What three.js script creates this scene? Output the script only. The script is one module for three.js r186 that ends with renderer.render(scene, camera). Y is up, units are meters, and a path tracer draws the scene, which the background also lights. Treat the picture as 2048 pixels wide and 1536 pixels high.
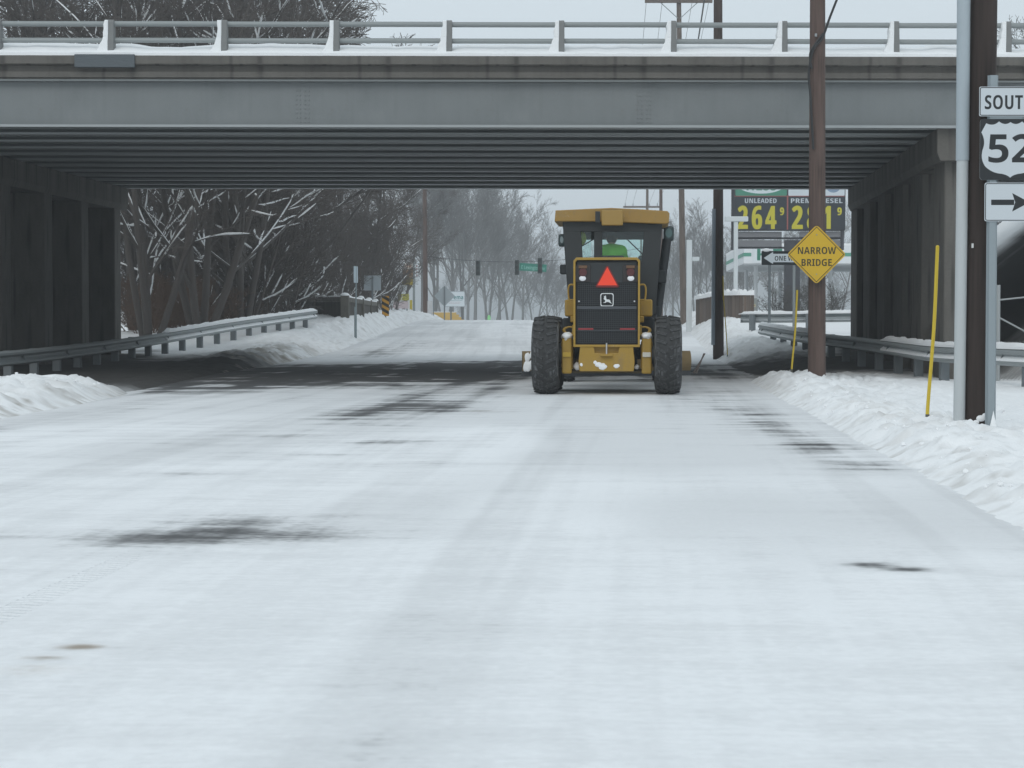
import * as THREE from 'three';
import { mergeGeometries, mergeVertices, toCreasedNormals } from 'three/addons/utils/BufferGeometryUtils.js';
import { RoundedBoxGeometry } from 'three/addons/geometries/RoundedBoxGeometry.js';
import { MarchingCubes } from 'three/addons/objects/MarchingCubes.js';

// ------------------------------------------------------------------ camera, sky, sun, exposure
const F = 3900, CX = 1024, CY = 768, HZ = 645, EYE = 1.2;      // lens in photograph pixels, eye height in metres
const PITCH = Math.atan((CY - HZ) / F);
const scene = new THREE.Scene();
const camera = new THREE.PerspectiveCamera(2 * Math.atan(CY / F) * 180 / Math.PI, 4 / 3, 0.1, 3000);
camera.position.set(0, EYE, 0);
camera.rotation.x = -PITCH;
const renderer = new THREE.WebGLRenderer({ antialias: true });
renderer.setSize(1024, 768);
renderer.toneMapping = THREE.LinearToneMapping;
renderer.toneMappingExposure = 1.18;
renderer.shadowMap.enabled = true;
{ // even overcast sky, a trace of cloud mottling
  const w = 256, h = 128, d = new Float32Array(w * h * 4);
  for (let j = 0; j < h; j++) for (let i = 0; i < w; i++) {
    const a = i / w * Math.PI * 2, e = (j / h - 0.5) * Math.PI;
    const m = 1 + 0.02 * Math.sin(a * 3 + e * 4) * Math.cos(a * 2 - e * 5 + 1);
    const k = (j * w + i) * 4;
    d[k] = 0.592 * m; d[k + 1] = 0.672 * m; d[k + 2] = 0.728 * m; d[k + 3] = 1;
  }
  const t = new THREE.DataTexture(d, w, h, THREE.RGBAFormat, THREE.FloatType);
  t.mapping = THREE.EquirectangularReflectionMapping; t.magFilter = THREE.LinearFilter; t.minFilter = THREE.LinearFilter;
  t.wrapS = THREE.RepeatWrapping; t.needsUpdate = true;
  scene.background = t; scene.environment = t;
}
const sun = new THREE.DirectionalLight(new THREE.Color(1, 0.97, 0.93), 0.65);
sun.position.set(-20, 60, 35); sun.target.position.set(0, 0, -40);
sun.castShadow = true; sun.shadow.radius = 60; sun.shadow.mapSize.set(2048, 2048);
Object.assign(sun.shadow.camera, { left: -90, right: 90, top: 90, bottom: -90, near: 1, far: 260 });
scene.add(sun, sun.target);
scene.fog = new THREE.FogExp2(0xe2e6e9, 0.0014);

// ------------------------------------------------------------------ helpers
let seed = 7;
const rnd = () => { seed = (seed + 0x6D2B79F5) | 0; let t = Math.imul(seed ^ seed >>> 15, 1 | seed); t = t + Math.imul(t ^ t >>> 7, 61 | t) ^ t; return ((t ^ t >>> 14) >>> 0) / 4294967296; };
const rr = (a, b) => a + (b - a) * rnd();
const clamp = (x, a = 0, b = 1) => x < a ? a : x > b ? b : x;
const lerp = (a, b, t) => a + (b - a) * t;
const ss = (a, b, x) => { const t = clamp((x - a) / (b - a)); return t * t * (3 - 2 * t); };
const hash = (i, j) => { let h = Math.imul(i, 374761393) + Math.imul(j, 668265263) | 0; h = Math.imul(h ^ h >>> 13, 1274126177); return ((h ^ h >>> 16) >>> 0) / 4294967296; };
function vn(x, y) { const i = Math.floor(x), j = Math.floor(y); let u = x - i, v = y - j; u = u * u * (3 - 2 * u); v = v * v * (3 - 2 * v);
  const a = hash(i, j), b = hash(i + 1, j), c = hash(i, j + 1), d = hash(i + 1, j + 1); return a + (b - a) * u + (c - a) * v + (a - b - c + d) * u * v; }
function fbm(x, y, o = 4) { let s = 0, a = 0.5, n = 0; for (let k = 0; k < o; k++) { s += a * vn(x, y); n += a; x = x * 2.03 + 17.3; y = y * 2.03 + 9.1; a *= 0.5; } return s / n; }
function pw(pts, x) { if (x <= pts[0][0]) return pts[0][1]; for (let i = 1; i < pts.length; i++) if (x <= pts[i][0]) { const [a, b] = pts[i - 1], [c, d] = pts[i]; return b + (d - b) * (x - a) / (c - a); } return pts[pts.length - 1][1]; }
const V = (x, y, z) => new THREE.Vector3(x, y, z);
function at(px, py, D) { const u = (px - CX) / F, v = (CY - py) / F, c = Math.cos(PITCH), s = Math.sin(PITCH), k = D / (v * s + c); return V(u * k, EYE + (v * c - s) * k, -D); }
const atX = (px, D) => at(px, HZ, D).x, atY = (py, D) => at(CX, py, D).y;
const taken = {};
const numbered = n => { const k = taken[n] = (taken[n] ?? -1) + 1; return k ? n + '_' + String(k).padStart(3, '0') : n; };
function tag(o, label, category, group) { o.userData.label = label; o.userData.category = category; if (group) o.userData.group = group; return o; }
function thing(name, label, category, p = [0, 0, 0], turn = 0, group) { const o = new THREE.Group(); o.name = numbered(name); o.position.set(...p); o.rotation.y = turn; scene.add(o); return tag(o, label, category, group); }
function mesh(name, g, m, parent, p, r) { const o = new THREE.Mesh(g, m); o.name = parent === scene ? numbered(name) : name; o.castShadow = o.receiveShadow = true; if (p) o.position.set(...p); if (r) o.rotation.set(...r); parent.add(o); return o; }
function struct(o) { o.userData.kind = 'structure'; return o; }
const M = (r, g, b, rough = 0.8, o = {}) => new THREE.MeshStandardMaterial({ color: new THREE.Color().setRGB(r, g, b), roughness: rough, ...o });
function rbox(w, h, d, bev = 0.01) { return new RoundedBoxGeometry(w, h, d, 1, Math.min(bev, w * 0.45, h * 0.45, d * 0.45)); }
function box(name, m, parent, x0, x1, y0, y1, z0, z1, bev = 0.012) { return mesh(name, rbox(x1 - x0, y1 - y0, z1 - z0, bev), m, parent, [(x0 + x1) / 2, (y0 + y1) / 2, (z0 + z1) / 2]); }
function bx(x0, x1, y0, y1, z0, z1) { return new THREE.BoxGeometry(x1 - x0, y1 - y0, z1 - z0).translate((x0 + x1) / 2, (y0 + y1) / 2, (z0 + z1) / 2); }
function cylBetween(a, b, r0, r1 = r0, n = 10) { const d = V().subVectors(b, a), g = new THREE.CylinderGeometry(r1, r0, d.length(), n, 1); g.applyQuaternion(new THREE.Quaternion().setFromUnitVectors(V(0, 1, 0), d.clone().normalize())); const c = a.clone().add(b).multiplyScalar(0.5); return g.translate(c.x, c.y, c.z); }
function tube(pts, r, n = 6, seg = 0) { return new THREE.TubeGeometry(new THREE.CatmullRomCurve3(pts), seg || pts.length * 5, r, n, false); }
// sweep a cross-section [n, y] along a path; n points to the side of the path
function sweep(pts, prof, side = 1, closed = true) {
  const pos = [], idx = []; let m = 0;
  pts.forEach((p, i) => { const a = pts[Math.max(0, i - 1)], b = pts[Math.min(pts.length - 1, i + 1)]; const t = V(b.x - a.x, 0, b.z - a.z).normalize(); const nx = -t.z * side, nz = t.x * side; const pr = typeof prof === 'function' ? prof(i, p) : prof; m = pr.length; for (const [n, y] of pr) pos.push(p.x + nx * n, p.y + y, p.z + nz * n); });
  const e = closed ? m : m - 1;
  for (let i = 0; i < pts.length - 1; i++) for (let k = 0; k < e; k++) { const a = i * m + k, b = i * m + (k + 1) % m, c = a + m, d = b + m; idx.push(a, c, b, b, c, d); }
  if (closed) for (const i of [0, pts.length - 1]) for (let k = 1; k < m - 1; k++) i ? idx.push(i * m, i * m + k + 1, i * m + k) : idx.push(0, k, k + 1);
  const g = new THREE.BufferGeometry(); g.setAttribute('position', new THREE.Float32BufferAttribute(pos, 3)); g.setIndex(idx);
  if (side < 0) { const ix = g.index.array; for (let i = 0; i < ix.length; i += 3) { const t = ix[i]; ix[i] = ix[i + 1]; ix[i + 1] = t; } }
  const u = []; for (let i = 0; i < pos.length / 3; i++) u.push(Math.floor(i / m) * 0.1, (i % m) * 0.05);
  g.setAttribute('uv', new THREE.Float32BufferAttribute(u, 2));
  return toCreasedNormals(g, 0.6);
}
function dataTex(w, h, fn, srgb = true, rep) { const d = new Uint8Array(w * h * 4); for (let j = 0; j < h; j++) for (let i = 0; i < w; i++) { const c = fn(i / w, j / h, i, j), k = (j * w + i) * 4; if (c.length) { d[k] = clamp(c[0]) * 255; d[k + 1] = clamp(c[1]) * 255; d[k + 2] = clamp(c[2]) * 255; } else d[k] = d[k + 1] = d[k + 2] = clamp(c) * 255; d[k + 3] = 255; }
  const t = new THREE.DataTexture(d, w, h); t.magFilter = THREE.LinearFilter; t.minFilter = THREE.LinearFilter; if (srgb) t.colorSpace = THREE.SRGBColorSpace; if (rep) { t.wrapS = t.wrapT = THREE.RepeatWrapping; } t.needsUpdate = true; return t; }
function canvasTex(w, h, draw) { const c = document.createElement('canvas'); c.width = w; c.height = h; const x = c.getContext('2d'); draw(x, w, h); const t = new THREE.CanvasTexture(c); t.colorSpace = THREE.SRGBColorSpace; t.magFilter = THREE.LinearFilter; return t; }
const lin2s = c => c <= 0.0031308 ? 12.92 * c : 1.055 * Math.pow(c, 1 / 2.4) - 0.055;
function tileNoise(u, v, fx, fy) { const w = (a, b) => vn(a, b); const x = u * fx, y = v * fy; const a = w(x, y), b = w(x - fx, y), c = w(x, y - fy), d = w(x - fx, y - fy); return lerp(lerp(a, b, u), lerp(c, d, u), v); }
// box-projected uv in metres
function uvMetres(g, s = 1) { const p = g.attributes.position, n = g.attributes.normal, u = new Float32Array(p.count * 2); for (let i = 0; i < p.count; i++) { const ax = Math.abs(n.getX(i)), ay = Math.abs(n.getY(i)), az = Math.abs(n.getZ(i)); let a, b; if (ay > ax && ay > az) { a = p.getX(i); b = p.getZ(i); } else if (ax > az) { a = p.getZ(i); b = p.getY(i); } else { a = p.getX(i); b = p.getY(i); } u[i * 2] = a * s; u[i * 2 + 1] = b * s; } g.setAttribute('uv', new THREE.BufferAttribute(u, 2)); return g; }

// ------------------------------------------------------------------ materials
const snowBump = dataTex(512, 512, (u, v) => 0.5 * tileNoise(u, v, 14, 14) + 0.3 * tileNoise(u, v, 37, 37) + 0.2 * tileNoise(u, v, 101, 101), false, true);
const snowM = M(0.86, 0.868, 0.872, 0.9, { bumpMap: snowBump, bumpScale: 0.02 });
const snowPlain = M(0.86, 0.868, 0.872, 0.95);
const concTex = (a, b, k) => dataTex(512, 512, (u, v) => { const n = 0.45 * tileNoise(u, v, 9, 4) + 0.3 * tileNoise(u, v, 40, 8) + 0.25 * tileNoise(u, v, 90, 90); const st = ss(0.55, 0.85, tileNoise(u, v, 26, 2)) * k + 0.12 * ss(0.6, 0.9, tileNoise(u, v, 44, 4)); return [0, 1, 2].map(i => lin2s(lerp(a[i], b[i], n) * (1 - st))); }, true, true);
const concFascia = M(1, 1, 1, 0.92, { map: concTex([0.085, 0.079, 0.07], [0.168, 0.158, 0.143], 0.45) });
const concDark = concFascia;
const steelTex = dataTex(512, 512, (u, v) => { const n = 0.5 * tileNoise(u, v, 5, 5) + 0.2 * tileNoise(u, v, 30, 12) + 0.15 * tileNoise(u, v, 120, 120) + 0.15 * tileNoise(u, v, 11, 3), ru = ss(0.66, 0.86, tileNoise(u, v, 21, 6) * 0.6 + tileNoise(u, v, 90, 60) * 0.4) * 0.25, k = 1 - 0.05 * ss(0.55, 0.8, tileNoise(u, v, 30, 2)); return [lin2s(k * lerp(0.15 + 0.07 * n, 0.14, ru)), lin2s(k * lerp(0.164 + 0.07 * n, 0.12, ru)), lin2s(k * lerp(0.166 + 0.07 * n, 0.1, ru))]; }, true, true);
const steelPaint = M(1, 1, 1, 0.55, { map: steelTex });
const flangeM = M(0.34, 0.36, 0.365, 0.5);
const galv = M(0.30, 0.325, 0.33, 0.6, { metalness: 0.15, bumpMap: snowBump, bumpScale: 0.001 });
const galvLight = M(0.42, 0.46, 0.48, 0.6);
const postSteel = M(0.18, 0.2, 0.21, 0.7);
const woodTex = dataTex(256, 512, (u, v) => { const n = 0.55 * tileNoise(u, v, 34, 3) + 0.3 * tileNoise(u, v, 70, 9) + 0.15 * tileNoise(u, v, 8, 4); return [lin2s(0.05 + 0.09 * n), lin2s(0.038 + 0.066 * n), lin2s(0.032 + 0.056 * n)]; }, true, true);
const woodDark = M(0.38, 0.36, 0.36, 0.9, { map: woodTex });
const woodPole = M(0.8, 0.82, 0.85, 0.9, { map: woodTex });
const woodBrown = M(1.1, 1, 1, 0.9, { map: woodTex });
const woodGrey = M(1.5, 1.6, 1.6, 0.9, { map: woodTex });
const pvc = M(0.36, 0.41, 0.44, 0.5);
const pvcLight = M(0.46, 0.485, 0.49, 0.5);
const bark = M(0.09, 0.08, 0.073, 0.95);
const barkBrown = M(0.12, 0.104, 0.094, 0.95);
const barkGrey = M(0.10, 0.095, 0.09, 0.95), barkHaze = M(0.2, 0.2, 0.2, 0.95);  // second one: paler bark for far trees, distance haze put into the colour
const stakeY = M(0.62, 0.45, 0.03, 0.6);
const black = M(0.02, 0.021, 0.022, 0.5);
const rubber = M(1, 1, 1, 0.85, { bumpMap: snowBump, bumpScale: 0.006, map: dataTex(256, 256, (u, v) => { const n = ss(0.5, 0.8, 0.5 * tileNoise(u, v, 12, 9) + 0.5 * tileNoise(u, v, 60, 50)), d = 0.026 + 0.02 * tileNoise(u, v, 30, 30); return [0, 1, 2].map(i => lin2s(lerp(d, [0.3, 0.31, 0.32][i], n * 0.55))); }, true, true) });

// ------------------------------------------------------------------ terrain
const HEAD = 0.0682;
const roadY = D => D < 44 ? 0 : D < 134 ? 1.37 * ss(44, 134, D) : D < 420 ? 1.37 - 3.2 * ss(134, 420, D) : -1.83;
const leftEdge = D => pw([[-40, -7], [0, -6.6], [23, -6.3], [32, -6.3], [45, -6.7], [57, -6.3], [70, -5.8], [130, -5.5], [180, -4], [420, 12]], D) + 0.12 * (fbm(D * 0.8, 3.3, 2) - 0.5);
const rightEdge = D => 1.95 + HEAD * Math.min(D, 150) + Math.max(0, D - 150) * 0.05 + 0.12 * (fbm(D * 0.7, 8.3, 2) - 0.5);
const frontEdge = X => Math.max(34.2, 40.3 + Math.min(0, X)) + 2.6 * ss(-1.8, 0.6, X) + 1.6 * (fbm(X * 0.9, 4.2, 3) - 0.5);
const backEdge = X => 57.5 + 0.75 * clamp(X, -9, 1) * (1 - ss(9, 11, -X)) - 2.4 * ss(9.2, 10.2, X) + 1.6 * (fbm(X * 0.5, 7.7, 3) - 0.5) - Math.min(5.5, 1.1 * Math.max(0, X - 1.5)) * (1 - ss(8.6, 9.6, X));
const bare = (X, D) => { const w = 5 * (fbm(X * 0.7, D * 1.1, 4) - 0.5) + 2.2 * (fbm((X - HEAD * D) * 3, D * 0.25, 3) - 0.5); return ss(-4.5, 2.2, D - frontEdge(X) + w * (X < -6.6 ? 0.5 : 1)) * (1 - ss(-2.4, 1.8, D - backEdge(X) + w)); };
function fill(X, D) { const a = X > 0 ? (X - 10.3) * 0.75 : (-X - 13.6) * 0.75; if (a <= 0) return 0; const out = Math.max(0, 37.6 - D, D - 60.8); return Math.max(0, Math.min(a, 5.7) - 0.55 * out); }
function ground(X, D, fine = true) {
  const g = roadY(D), le = leftEdge(D), re = rightEdge(D), sh = ss(38.3, 42, D) * (1 - ss(55, 60, D));
  let t = X > re ? X - re : X < le ? le - X : -1;
  if (t < 0) return g - 0.07;
  const on = ss(0, X > 0 ? 0.6 : 0.5, t);
  let h = g - 0.07 + 0.07 * on;
  if (X > re) {
    h += on * 0.07 * (1 - sh) + pw([[0, 0], [45, 0], [52, 0.2], [58, 0.42], [85, 0.72], [130, 0.5], [200, 0.3]], D) * ss(0, 1.6, t) + 0.15 * sh * ss(0.5, 3, t);
    h += 0.1 * (1 - sh) * ss(9, 20, D) * (1 + 0.5 * ss(26, 34, D)) * (1 - 0.6 * ss(60, 80, D)) * Math.exp(-(((t - 0.85) / 0.6) ** 2)) * (0.55 + 0.9 * fbm(D * 0.35, 2.2, 2));
    h += 0.9 * ss(6, 30, t) * ss(60, 90, D);
  } else {
    h += on * 0.06 * (1 - sh) + pw([[0, 0], [44, 0.02], [57, 0.2], [66, 0.5], [75, 0.64], [88, 0.88], [100, 0.7], [112, 0.6], [130, 0.55], [200, 0.3]], D) * ss(0.1, lerp(2.4, 1.3, ss(70, 85, D)), t) + 0.08 * sh * on;
    h += 0.24 * ss(14, 20, D) * (1 - ss(31.5, 33.8, D)) * Math.exp(-(((t - 1.1) / 0.9) ** 2)) + 0.1 * ss(14, 20, D) * (1 - ss(31.5, 33.8, D)) * ss(1, 2, t);
    h += 0.2 * ss(46, 52, D) * (1 - ss(62, 70, D)) * Math.exp(-(((t - 0.9) / 0.7) ** 2));
    h += -2.2 * ss(6, 16, t) * ss(66, 84, D) * (1 - ss(100, 125, D));
  }
  h += fill(X, D);
  const sm = 1 - bare(X, D);
  h += (fbm(X * 0.22, D * 0.22, 3) - 0.5) * 0.16 * ss(0.6, 3, t);
  if (fine && D < 140) {
    const near = (X > re ? 0.85 * Math.exp(-(((t - 1.3) / 1.9) ** 2)) * (0.75 + 0.25 * ss(14, 24, D)) + 0.12 : Math.exp(-(((t - 1.0) / 1.3) ** 2)) + 0.12) * on;
    const b1 = Math.abs(fbm(X * 1.7, D * 1.7, 3) - 0.5) * 2, b2 = fbm(X * 4.4 + 5, D * 4.4, 3) - 0.5, b3 = Math.abs(vn(X * 9, D * 9) - 0.5);
    const b4 = fbm(X * 8.3 + 2, D * 8.3 + 7, 2) - 0.5; h += near * (0.13 * (0.35 - b1) + 0.2 * b2 + 0.13 * b4 - 0.07 * b3) * (0.3 + 0.7 * sm);
  }
  return h;
}
console.log('terrain');
{ // one sheet of snowy ground
  const xs = [], ds = [];
  for (let d = -60; d < 8; d += 4) ds.push(d);
  for (let d = 8; d < 24; d += 0.075) ds.push(d);
  for (let d = 24; d < 64; d += 0.13) ds.push(d);
  for (let d = 64, k = 0.3; d < 1500; d += k) { ds.push(d); if (d > 90) k *= 1.035; }
  for (let x = -9.5; x < -5; x += 0.09) xs.push(x);
  for (let x = -5; x < 2; x += 0.6) xs.push(x);
  for (let x = 2; x < 9; x += 0.075) xs.push(x);
  for (let x = 9, k = 0.2; x < 700; x += k) { xs.push(x); if (x > 18) k *= 1.12; }
  for (let x = -9.5, k = 0.15; x > -700; x -= k) { xs.unshift(x); if (x < -14) k *= 1.1; }
  const nx = xs.length, nd = ds.length, pos = new Float32Array(nx * nd * 3), col = new Float32Array(nx * nd * 3), uv = new Float32Array(nx * nd * 2), idx = [];
  for (let j = 0; j < nd; j++) for (let i = 0; i < nx; i++) {
    const X = xs[i], D = ds[j], k = j * nx + i;
    pos[k * 3] = X; pos[k * 3 + 1] = ground(X, D); pos[k * 3 + 2] = -D; uv[k * 2] = X / 1.3; uv[k * 2 + 1] = D / 1.3;
    const re = rightEdge(D), le = leftEdge(D), t = X > re ? X - re : le - X;
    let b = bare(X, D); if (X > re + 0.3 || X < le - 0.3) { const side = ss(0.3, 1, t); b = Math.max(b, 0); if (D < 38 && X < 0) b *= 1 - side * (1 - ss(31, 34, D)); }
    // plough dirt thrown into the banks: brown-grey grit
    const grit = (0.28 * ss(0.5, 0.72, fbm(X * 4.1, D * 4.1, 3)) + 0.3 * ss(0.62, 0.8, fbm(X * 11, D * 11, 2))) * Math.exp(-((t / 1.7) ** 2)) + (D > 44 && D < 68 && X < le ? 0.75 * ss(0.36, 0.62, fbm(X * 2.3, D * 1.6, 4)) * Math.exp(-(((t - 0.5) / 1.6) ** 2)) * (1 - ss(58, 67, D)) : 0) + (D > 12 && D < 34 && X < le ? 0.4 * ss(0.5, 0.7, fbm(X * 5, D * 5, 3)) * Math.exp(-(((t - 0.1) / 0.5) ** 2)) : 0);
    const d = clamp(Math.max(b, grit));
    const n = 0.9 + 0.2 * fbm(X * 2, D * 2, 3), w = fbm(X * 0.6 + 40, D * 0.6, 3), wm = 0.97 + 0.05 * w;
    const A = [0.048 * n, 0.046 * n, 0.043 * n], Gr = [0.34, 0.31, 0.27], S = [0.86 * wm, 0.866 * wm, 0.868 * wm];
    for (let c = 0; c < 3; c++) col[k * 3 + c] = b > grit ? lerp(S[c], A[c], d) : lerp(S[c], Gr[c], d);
    if (i && j) { const a = k - nx - 1; idx.push(a, a + 1, k, a, k, k - 1); }
  }
  const g = new THREE.BufferGeometry(); g.setAttribute('position', new THREE.BufferAttribute(pos, 3)); g.setAttribute('color', new THREE.BufferAttribute(col, 3)); g.setAttribute('uv', new THREE.BufferAttribute(uv, 2)); g.setIndex(idx); g.computeVertexNormals();
  const m = new THREE.MeshStandardMaterial({ vertexColors: true, roughness: 0.92, bumpMap: snowBump, bumpScale: 0.012 });
  struct(mesh('snowy_ground', g, m, scene));
  console.log('ground', nx, nd);
}
// ---- road: a dusting of wind-drifted snow over asphalt
const patches = [ // [X, D, half width, half length, strength, brown]
  [-1.6, 11.4, 0.5, 0.9, 0.82, 0], [-1.95, 10.7, 0.45, 0.45, 0.6, 0], [-1.05, 10.95, 0.55, 0.4, 0.5, 0], [-0.7, 11.6, 0.5, 0.5, 0.35, 0], [-2.9, 10.9, 0.6, 0.7, 0.42, 0],
  [1.77, 9.66, 0.16, 0.15, 1.25, 0], [1.92, 9.45, 0.14, 0.1, 1.0, 0], [2.35, 9.2, 0.16, 0.14, 0.6, 0], [-1.6, 7.17, 0.09, 0.07, 1.2, 0.75], [-1.68, 6.93, 0.09, 0.05, 1.1, 0.7], [-1.64, 6.68, 0.16, 0.12, 0.7, 1],
  [-1.2, 19.6, 0.55, 0.32, 0.85, 0], [-2.6, 20.6, 0.5, 0.3, 0.5, 0], [-3.3, 19.3, 0.9, 0.25, 0.5, 0], [-2.6, 15.4, 0.5, 0.2, 0.4, 0], [-2.2, 17.6, 0.8, 0.4, 0.35, 0],
  [-1.95, 25.2, 0.6, 2.2, 1.0, 0], [-0.95, 27.5, 0.8, 2.0, 0.9, 0], [-0.2, 26.4, 0.6, 0.5, 0.35, 0.7], [-1.6, 31, 0.5, 3.5, 1.0, 0], [-0.4, 33.5, 0.5, 3.5, 0.9, 0], [-3.4, 31, 0.5, 3, 0.5, 0], [3.6, 34.5, 0.5, 2.5, 0.8, 0],
  [3.0, 30.5, 0.55, 2.6, 1.0, 0], [3.05, 26.5, 0.5, 2.0, 1.0, 0], [2.95, 22.5, 0.45, 1.8, 0.95, 0], [2.9, 18.8, 0.45, 1.4, 1.1, 0], [2.9, 16.2, 0.35, 0.7, 1.1, 0], [2.6, 7.2, 0.5, 0.7, 0.35, 0], [1.9, 6.0, 0.6, 0.5, 0.25, 0],
  [-6.0, 22, 0.5, 0.6, 0.8, 0], [-5.4, 27, 0.5, 1.2, 0.5, 0], [-4.6, 65, 1.0, 5, 1.0, 0], [-3.5, 75, 0.7, 7, 0.6, 0], [0.6, 8.15, 0.2, 0.08, 0.22, 0.4], [1.0, 5.75, 0.14, 0.06, 0.35, 0.4], [-0.75, 16.5, 1.1, 0.3, 0.3, 0], [1.2, 13.9, 0.3, 0.1, 0.35, 1]];
function roadField(X, D) {
  const L = X - HEAD * Math.min(D, 60);
  const s1 = fbm(X * 1.3 + D * 0.35, D * 3.4, 4), s2 = fbm(X * 3.2 + 9, D * 13, 3), low = fbm(L * 0.45 + 3, D * 0.16, 3), tr = fbm(L * 3.2, D * 0.07 + 4, 3);
  const far = ss(12, 24, D), scr = fbm(L * 9, D * 0.22 + 20, 3); let e = (0.38 + 0.55 * far) * (s1 - 0.5) + (0.16 + 0.25 * far) * (s2 - 0.5) + 0.6 * (low - 0.55) + (0.3 + 0.25 * far) * (tr - 0.5) + 0.4 * (scr - 0.5), br = 0.12;
  const trk = Math.exp(-(((L + 3.6) / 0.3) ** 2)) + Math.exp(-(((L + 2.7) / 0.26) ** 2)) + 0.45 * Math.exp(-(((L - 0.35) / 0.25) ** 2)) * ss(16, 26, D);
  e += trk * (0.1 + 0.42 * ss(17, 27, D)) * (1 - ss(60, 75, D)) * (0.4 + 1.1 * low);
  const g1 = vn(X * 9, D * 42), g2 = vn(X * 31, D * 26);
  e += (0.18 + 0.16 * far) * (g1 - 0.5) + 0.2 * (g2 - 0.5);
  e -= 0.3;
  for (const [px, pd, a, b, s, w] of patches) { const u = (X - px) / a, v = (D - pd) / b, q = u * u + v * v; if (q < 6) { const gq = Math.exp(-q) * s; e += gq * (0.35 + 0.95 * s1); br = Math.max(br, w * Math.min(1, gq * 2)); } }
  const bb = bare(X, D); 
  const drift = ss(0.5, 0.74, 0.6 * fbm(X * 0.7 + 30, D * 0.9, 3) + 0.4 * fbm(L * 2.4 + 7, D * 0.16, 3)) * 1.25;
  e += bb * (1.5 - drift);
  return [e, br, s1, s2, tr, bb, low, L];
}
function roadTexel(X, D) {
  const [e, br, s1, s2, tr, bb, low, L] = roadField(X, D);
  let c = 0.1 * ss(-0.45, 0.0, e) + 0.5 * ss(-0.05, 0.7, e) + 0.36 * ss(0.35, 1.05, e);
  const grain = hash(Math.round(X * 190), Math.round(D * 140));
  const fine = vn(X * 60, D * 40);
  const tone = 1.0 - 0.16 * ss(0.65, 0.3, low) - 0.07 * Math.max(0, s1 - 0.5) - 0.06 * ss(0.5, 0.75, tr) + 0.04 * (fine - 0.5);
  const S = [0.855 * tone, 0.864 * tone, 0.872 * tone];
  const asp = 0.036 + 0.022 * grain + 0.014 * s2;
  const A = br > 0.3 ? [lerp(asp, 0.42, br), lerp(asp, 0.35, br), lerp(asp, 0.28, br)] : [asp, asp * 1.01, asp * 1.03];
  // grit and slush specks
  const speck = grain > 0.997 ? 0.3 * ss(0.62, 0.8, fbm(X * 1.4 + 60, D * 1.4, 3)) : 0;
  c = clamp(c + speck);
  let tread = 0;
  const tl = Math.abs(L + 2.63); if (tl < 0.075 && D < 11.5 && D > 5) tread = (Math.sin(D * 2 * Math.PI / 0.075 + tl * 40) > 0 ? 1 : 0) * (1 - ss(9.4, 11, D));
  const rut = 3 * (vn(L * 16, D * 0.3) - 0.5) + Math.sin(L * 55) * 0.5 * ss(0.5, 0.7, tr);
  const hgt = 0.55 - 0.35 * c + 0.14 * (s1 - 0.5) + 0.1 * (s2 - 0.5) + 0.05 * (fine - 0.5) + 0.03 * rut - 0.26 * tread;
  return [lerp(S[0], A[0], c), lerp(S[1], A[1], c), lerp(S[2], A[2], c), hgt];
}
function roadPiece(d0, d1, x0, x1, tw, th, stepD, nX) {
  const cd = new Uint8Array(tw * th * 4), bd = new Uint8Array(tw * th * 4);
  for (let j = 0; j < th; j++) for (let i = 0; i < tw; i++) { const t = roadTexel(lerp(x0, x1, (i + 0.5) / tw), lerp(d0, d1, (j + 0.5) / th)), k = (j * tw + i) * 4; for (let c = 0; c < 3; c++) { cd[k + c] = clamp(lin2s(t[c])) * 255; bd[k + c] = clamp(t[3]) * 255; } cd[k + 3] = bd[k + 3] = 255; }
  const mk = (d, s) => { const t = new THREE.DataTexture(d, tw, th); t.magFilter = t.minFilter = THREE.LinearFilter; if (s) t.colorSpace = THREE.SRGBColorSpace; t.needsUpdate = true; return t; };
  const pos = [], uv = [], idx = []; const nD = Math.round((d1 - d0) / stepD);
  for (let j = 0; j <= nD; j++) for (let i = 0; i <= nX; i++) { const D = lerp(d0, d1, j / nD), X = lerp(Math.max(x0, leftEdge(D) - 0.6), Math.min(x1, rightEdge(D) + 0.6), i / nX); pos.push(X, roadY(D) + 0.012 * (fbm(X * 0.9, D * 0.5, 2) - 0.5), -D); uv.push((X - x0) / (x1 - x0), (D - d0) / (d1 - d0)); if (i && j) { const k = j * (nX + 1) + i, a = k - nX - 2; idx.push(a, a + 1, k, a, k, k - 1); } }
  const g = new THREE.BufferGeometry(); g.setAttribute('position', new THREE.Float32BufferAttribute(pos, 3)); g.setAttribute('uv', new THREE.Float32BufferAttribute(uv, 2)); g.setIndex(idx); g.computeVertexNormals();
  struct(mesh('road', g, new THREE.MeshStandardMaterial({ map: mk(cd, true), bumpMap: mk(bd, false), bumpScale: 0.03, roughness: 0.85 }), scene));
}
roadPiece(-30, -8, -8, 5, 256, 256, 1, 20);
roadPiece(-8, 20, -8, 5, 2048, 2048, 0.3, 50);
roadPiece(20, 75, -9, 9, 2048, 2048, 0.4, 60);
roadPiece(75, 420, -9, 34, 1024, 1024, 2, 40);
console.log('road');

function base(X, D) { return V(X, ground(X, D), -D); }
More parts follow.
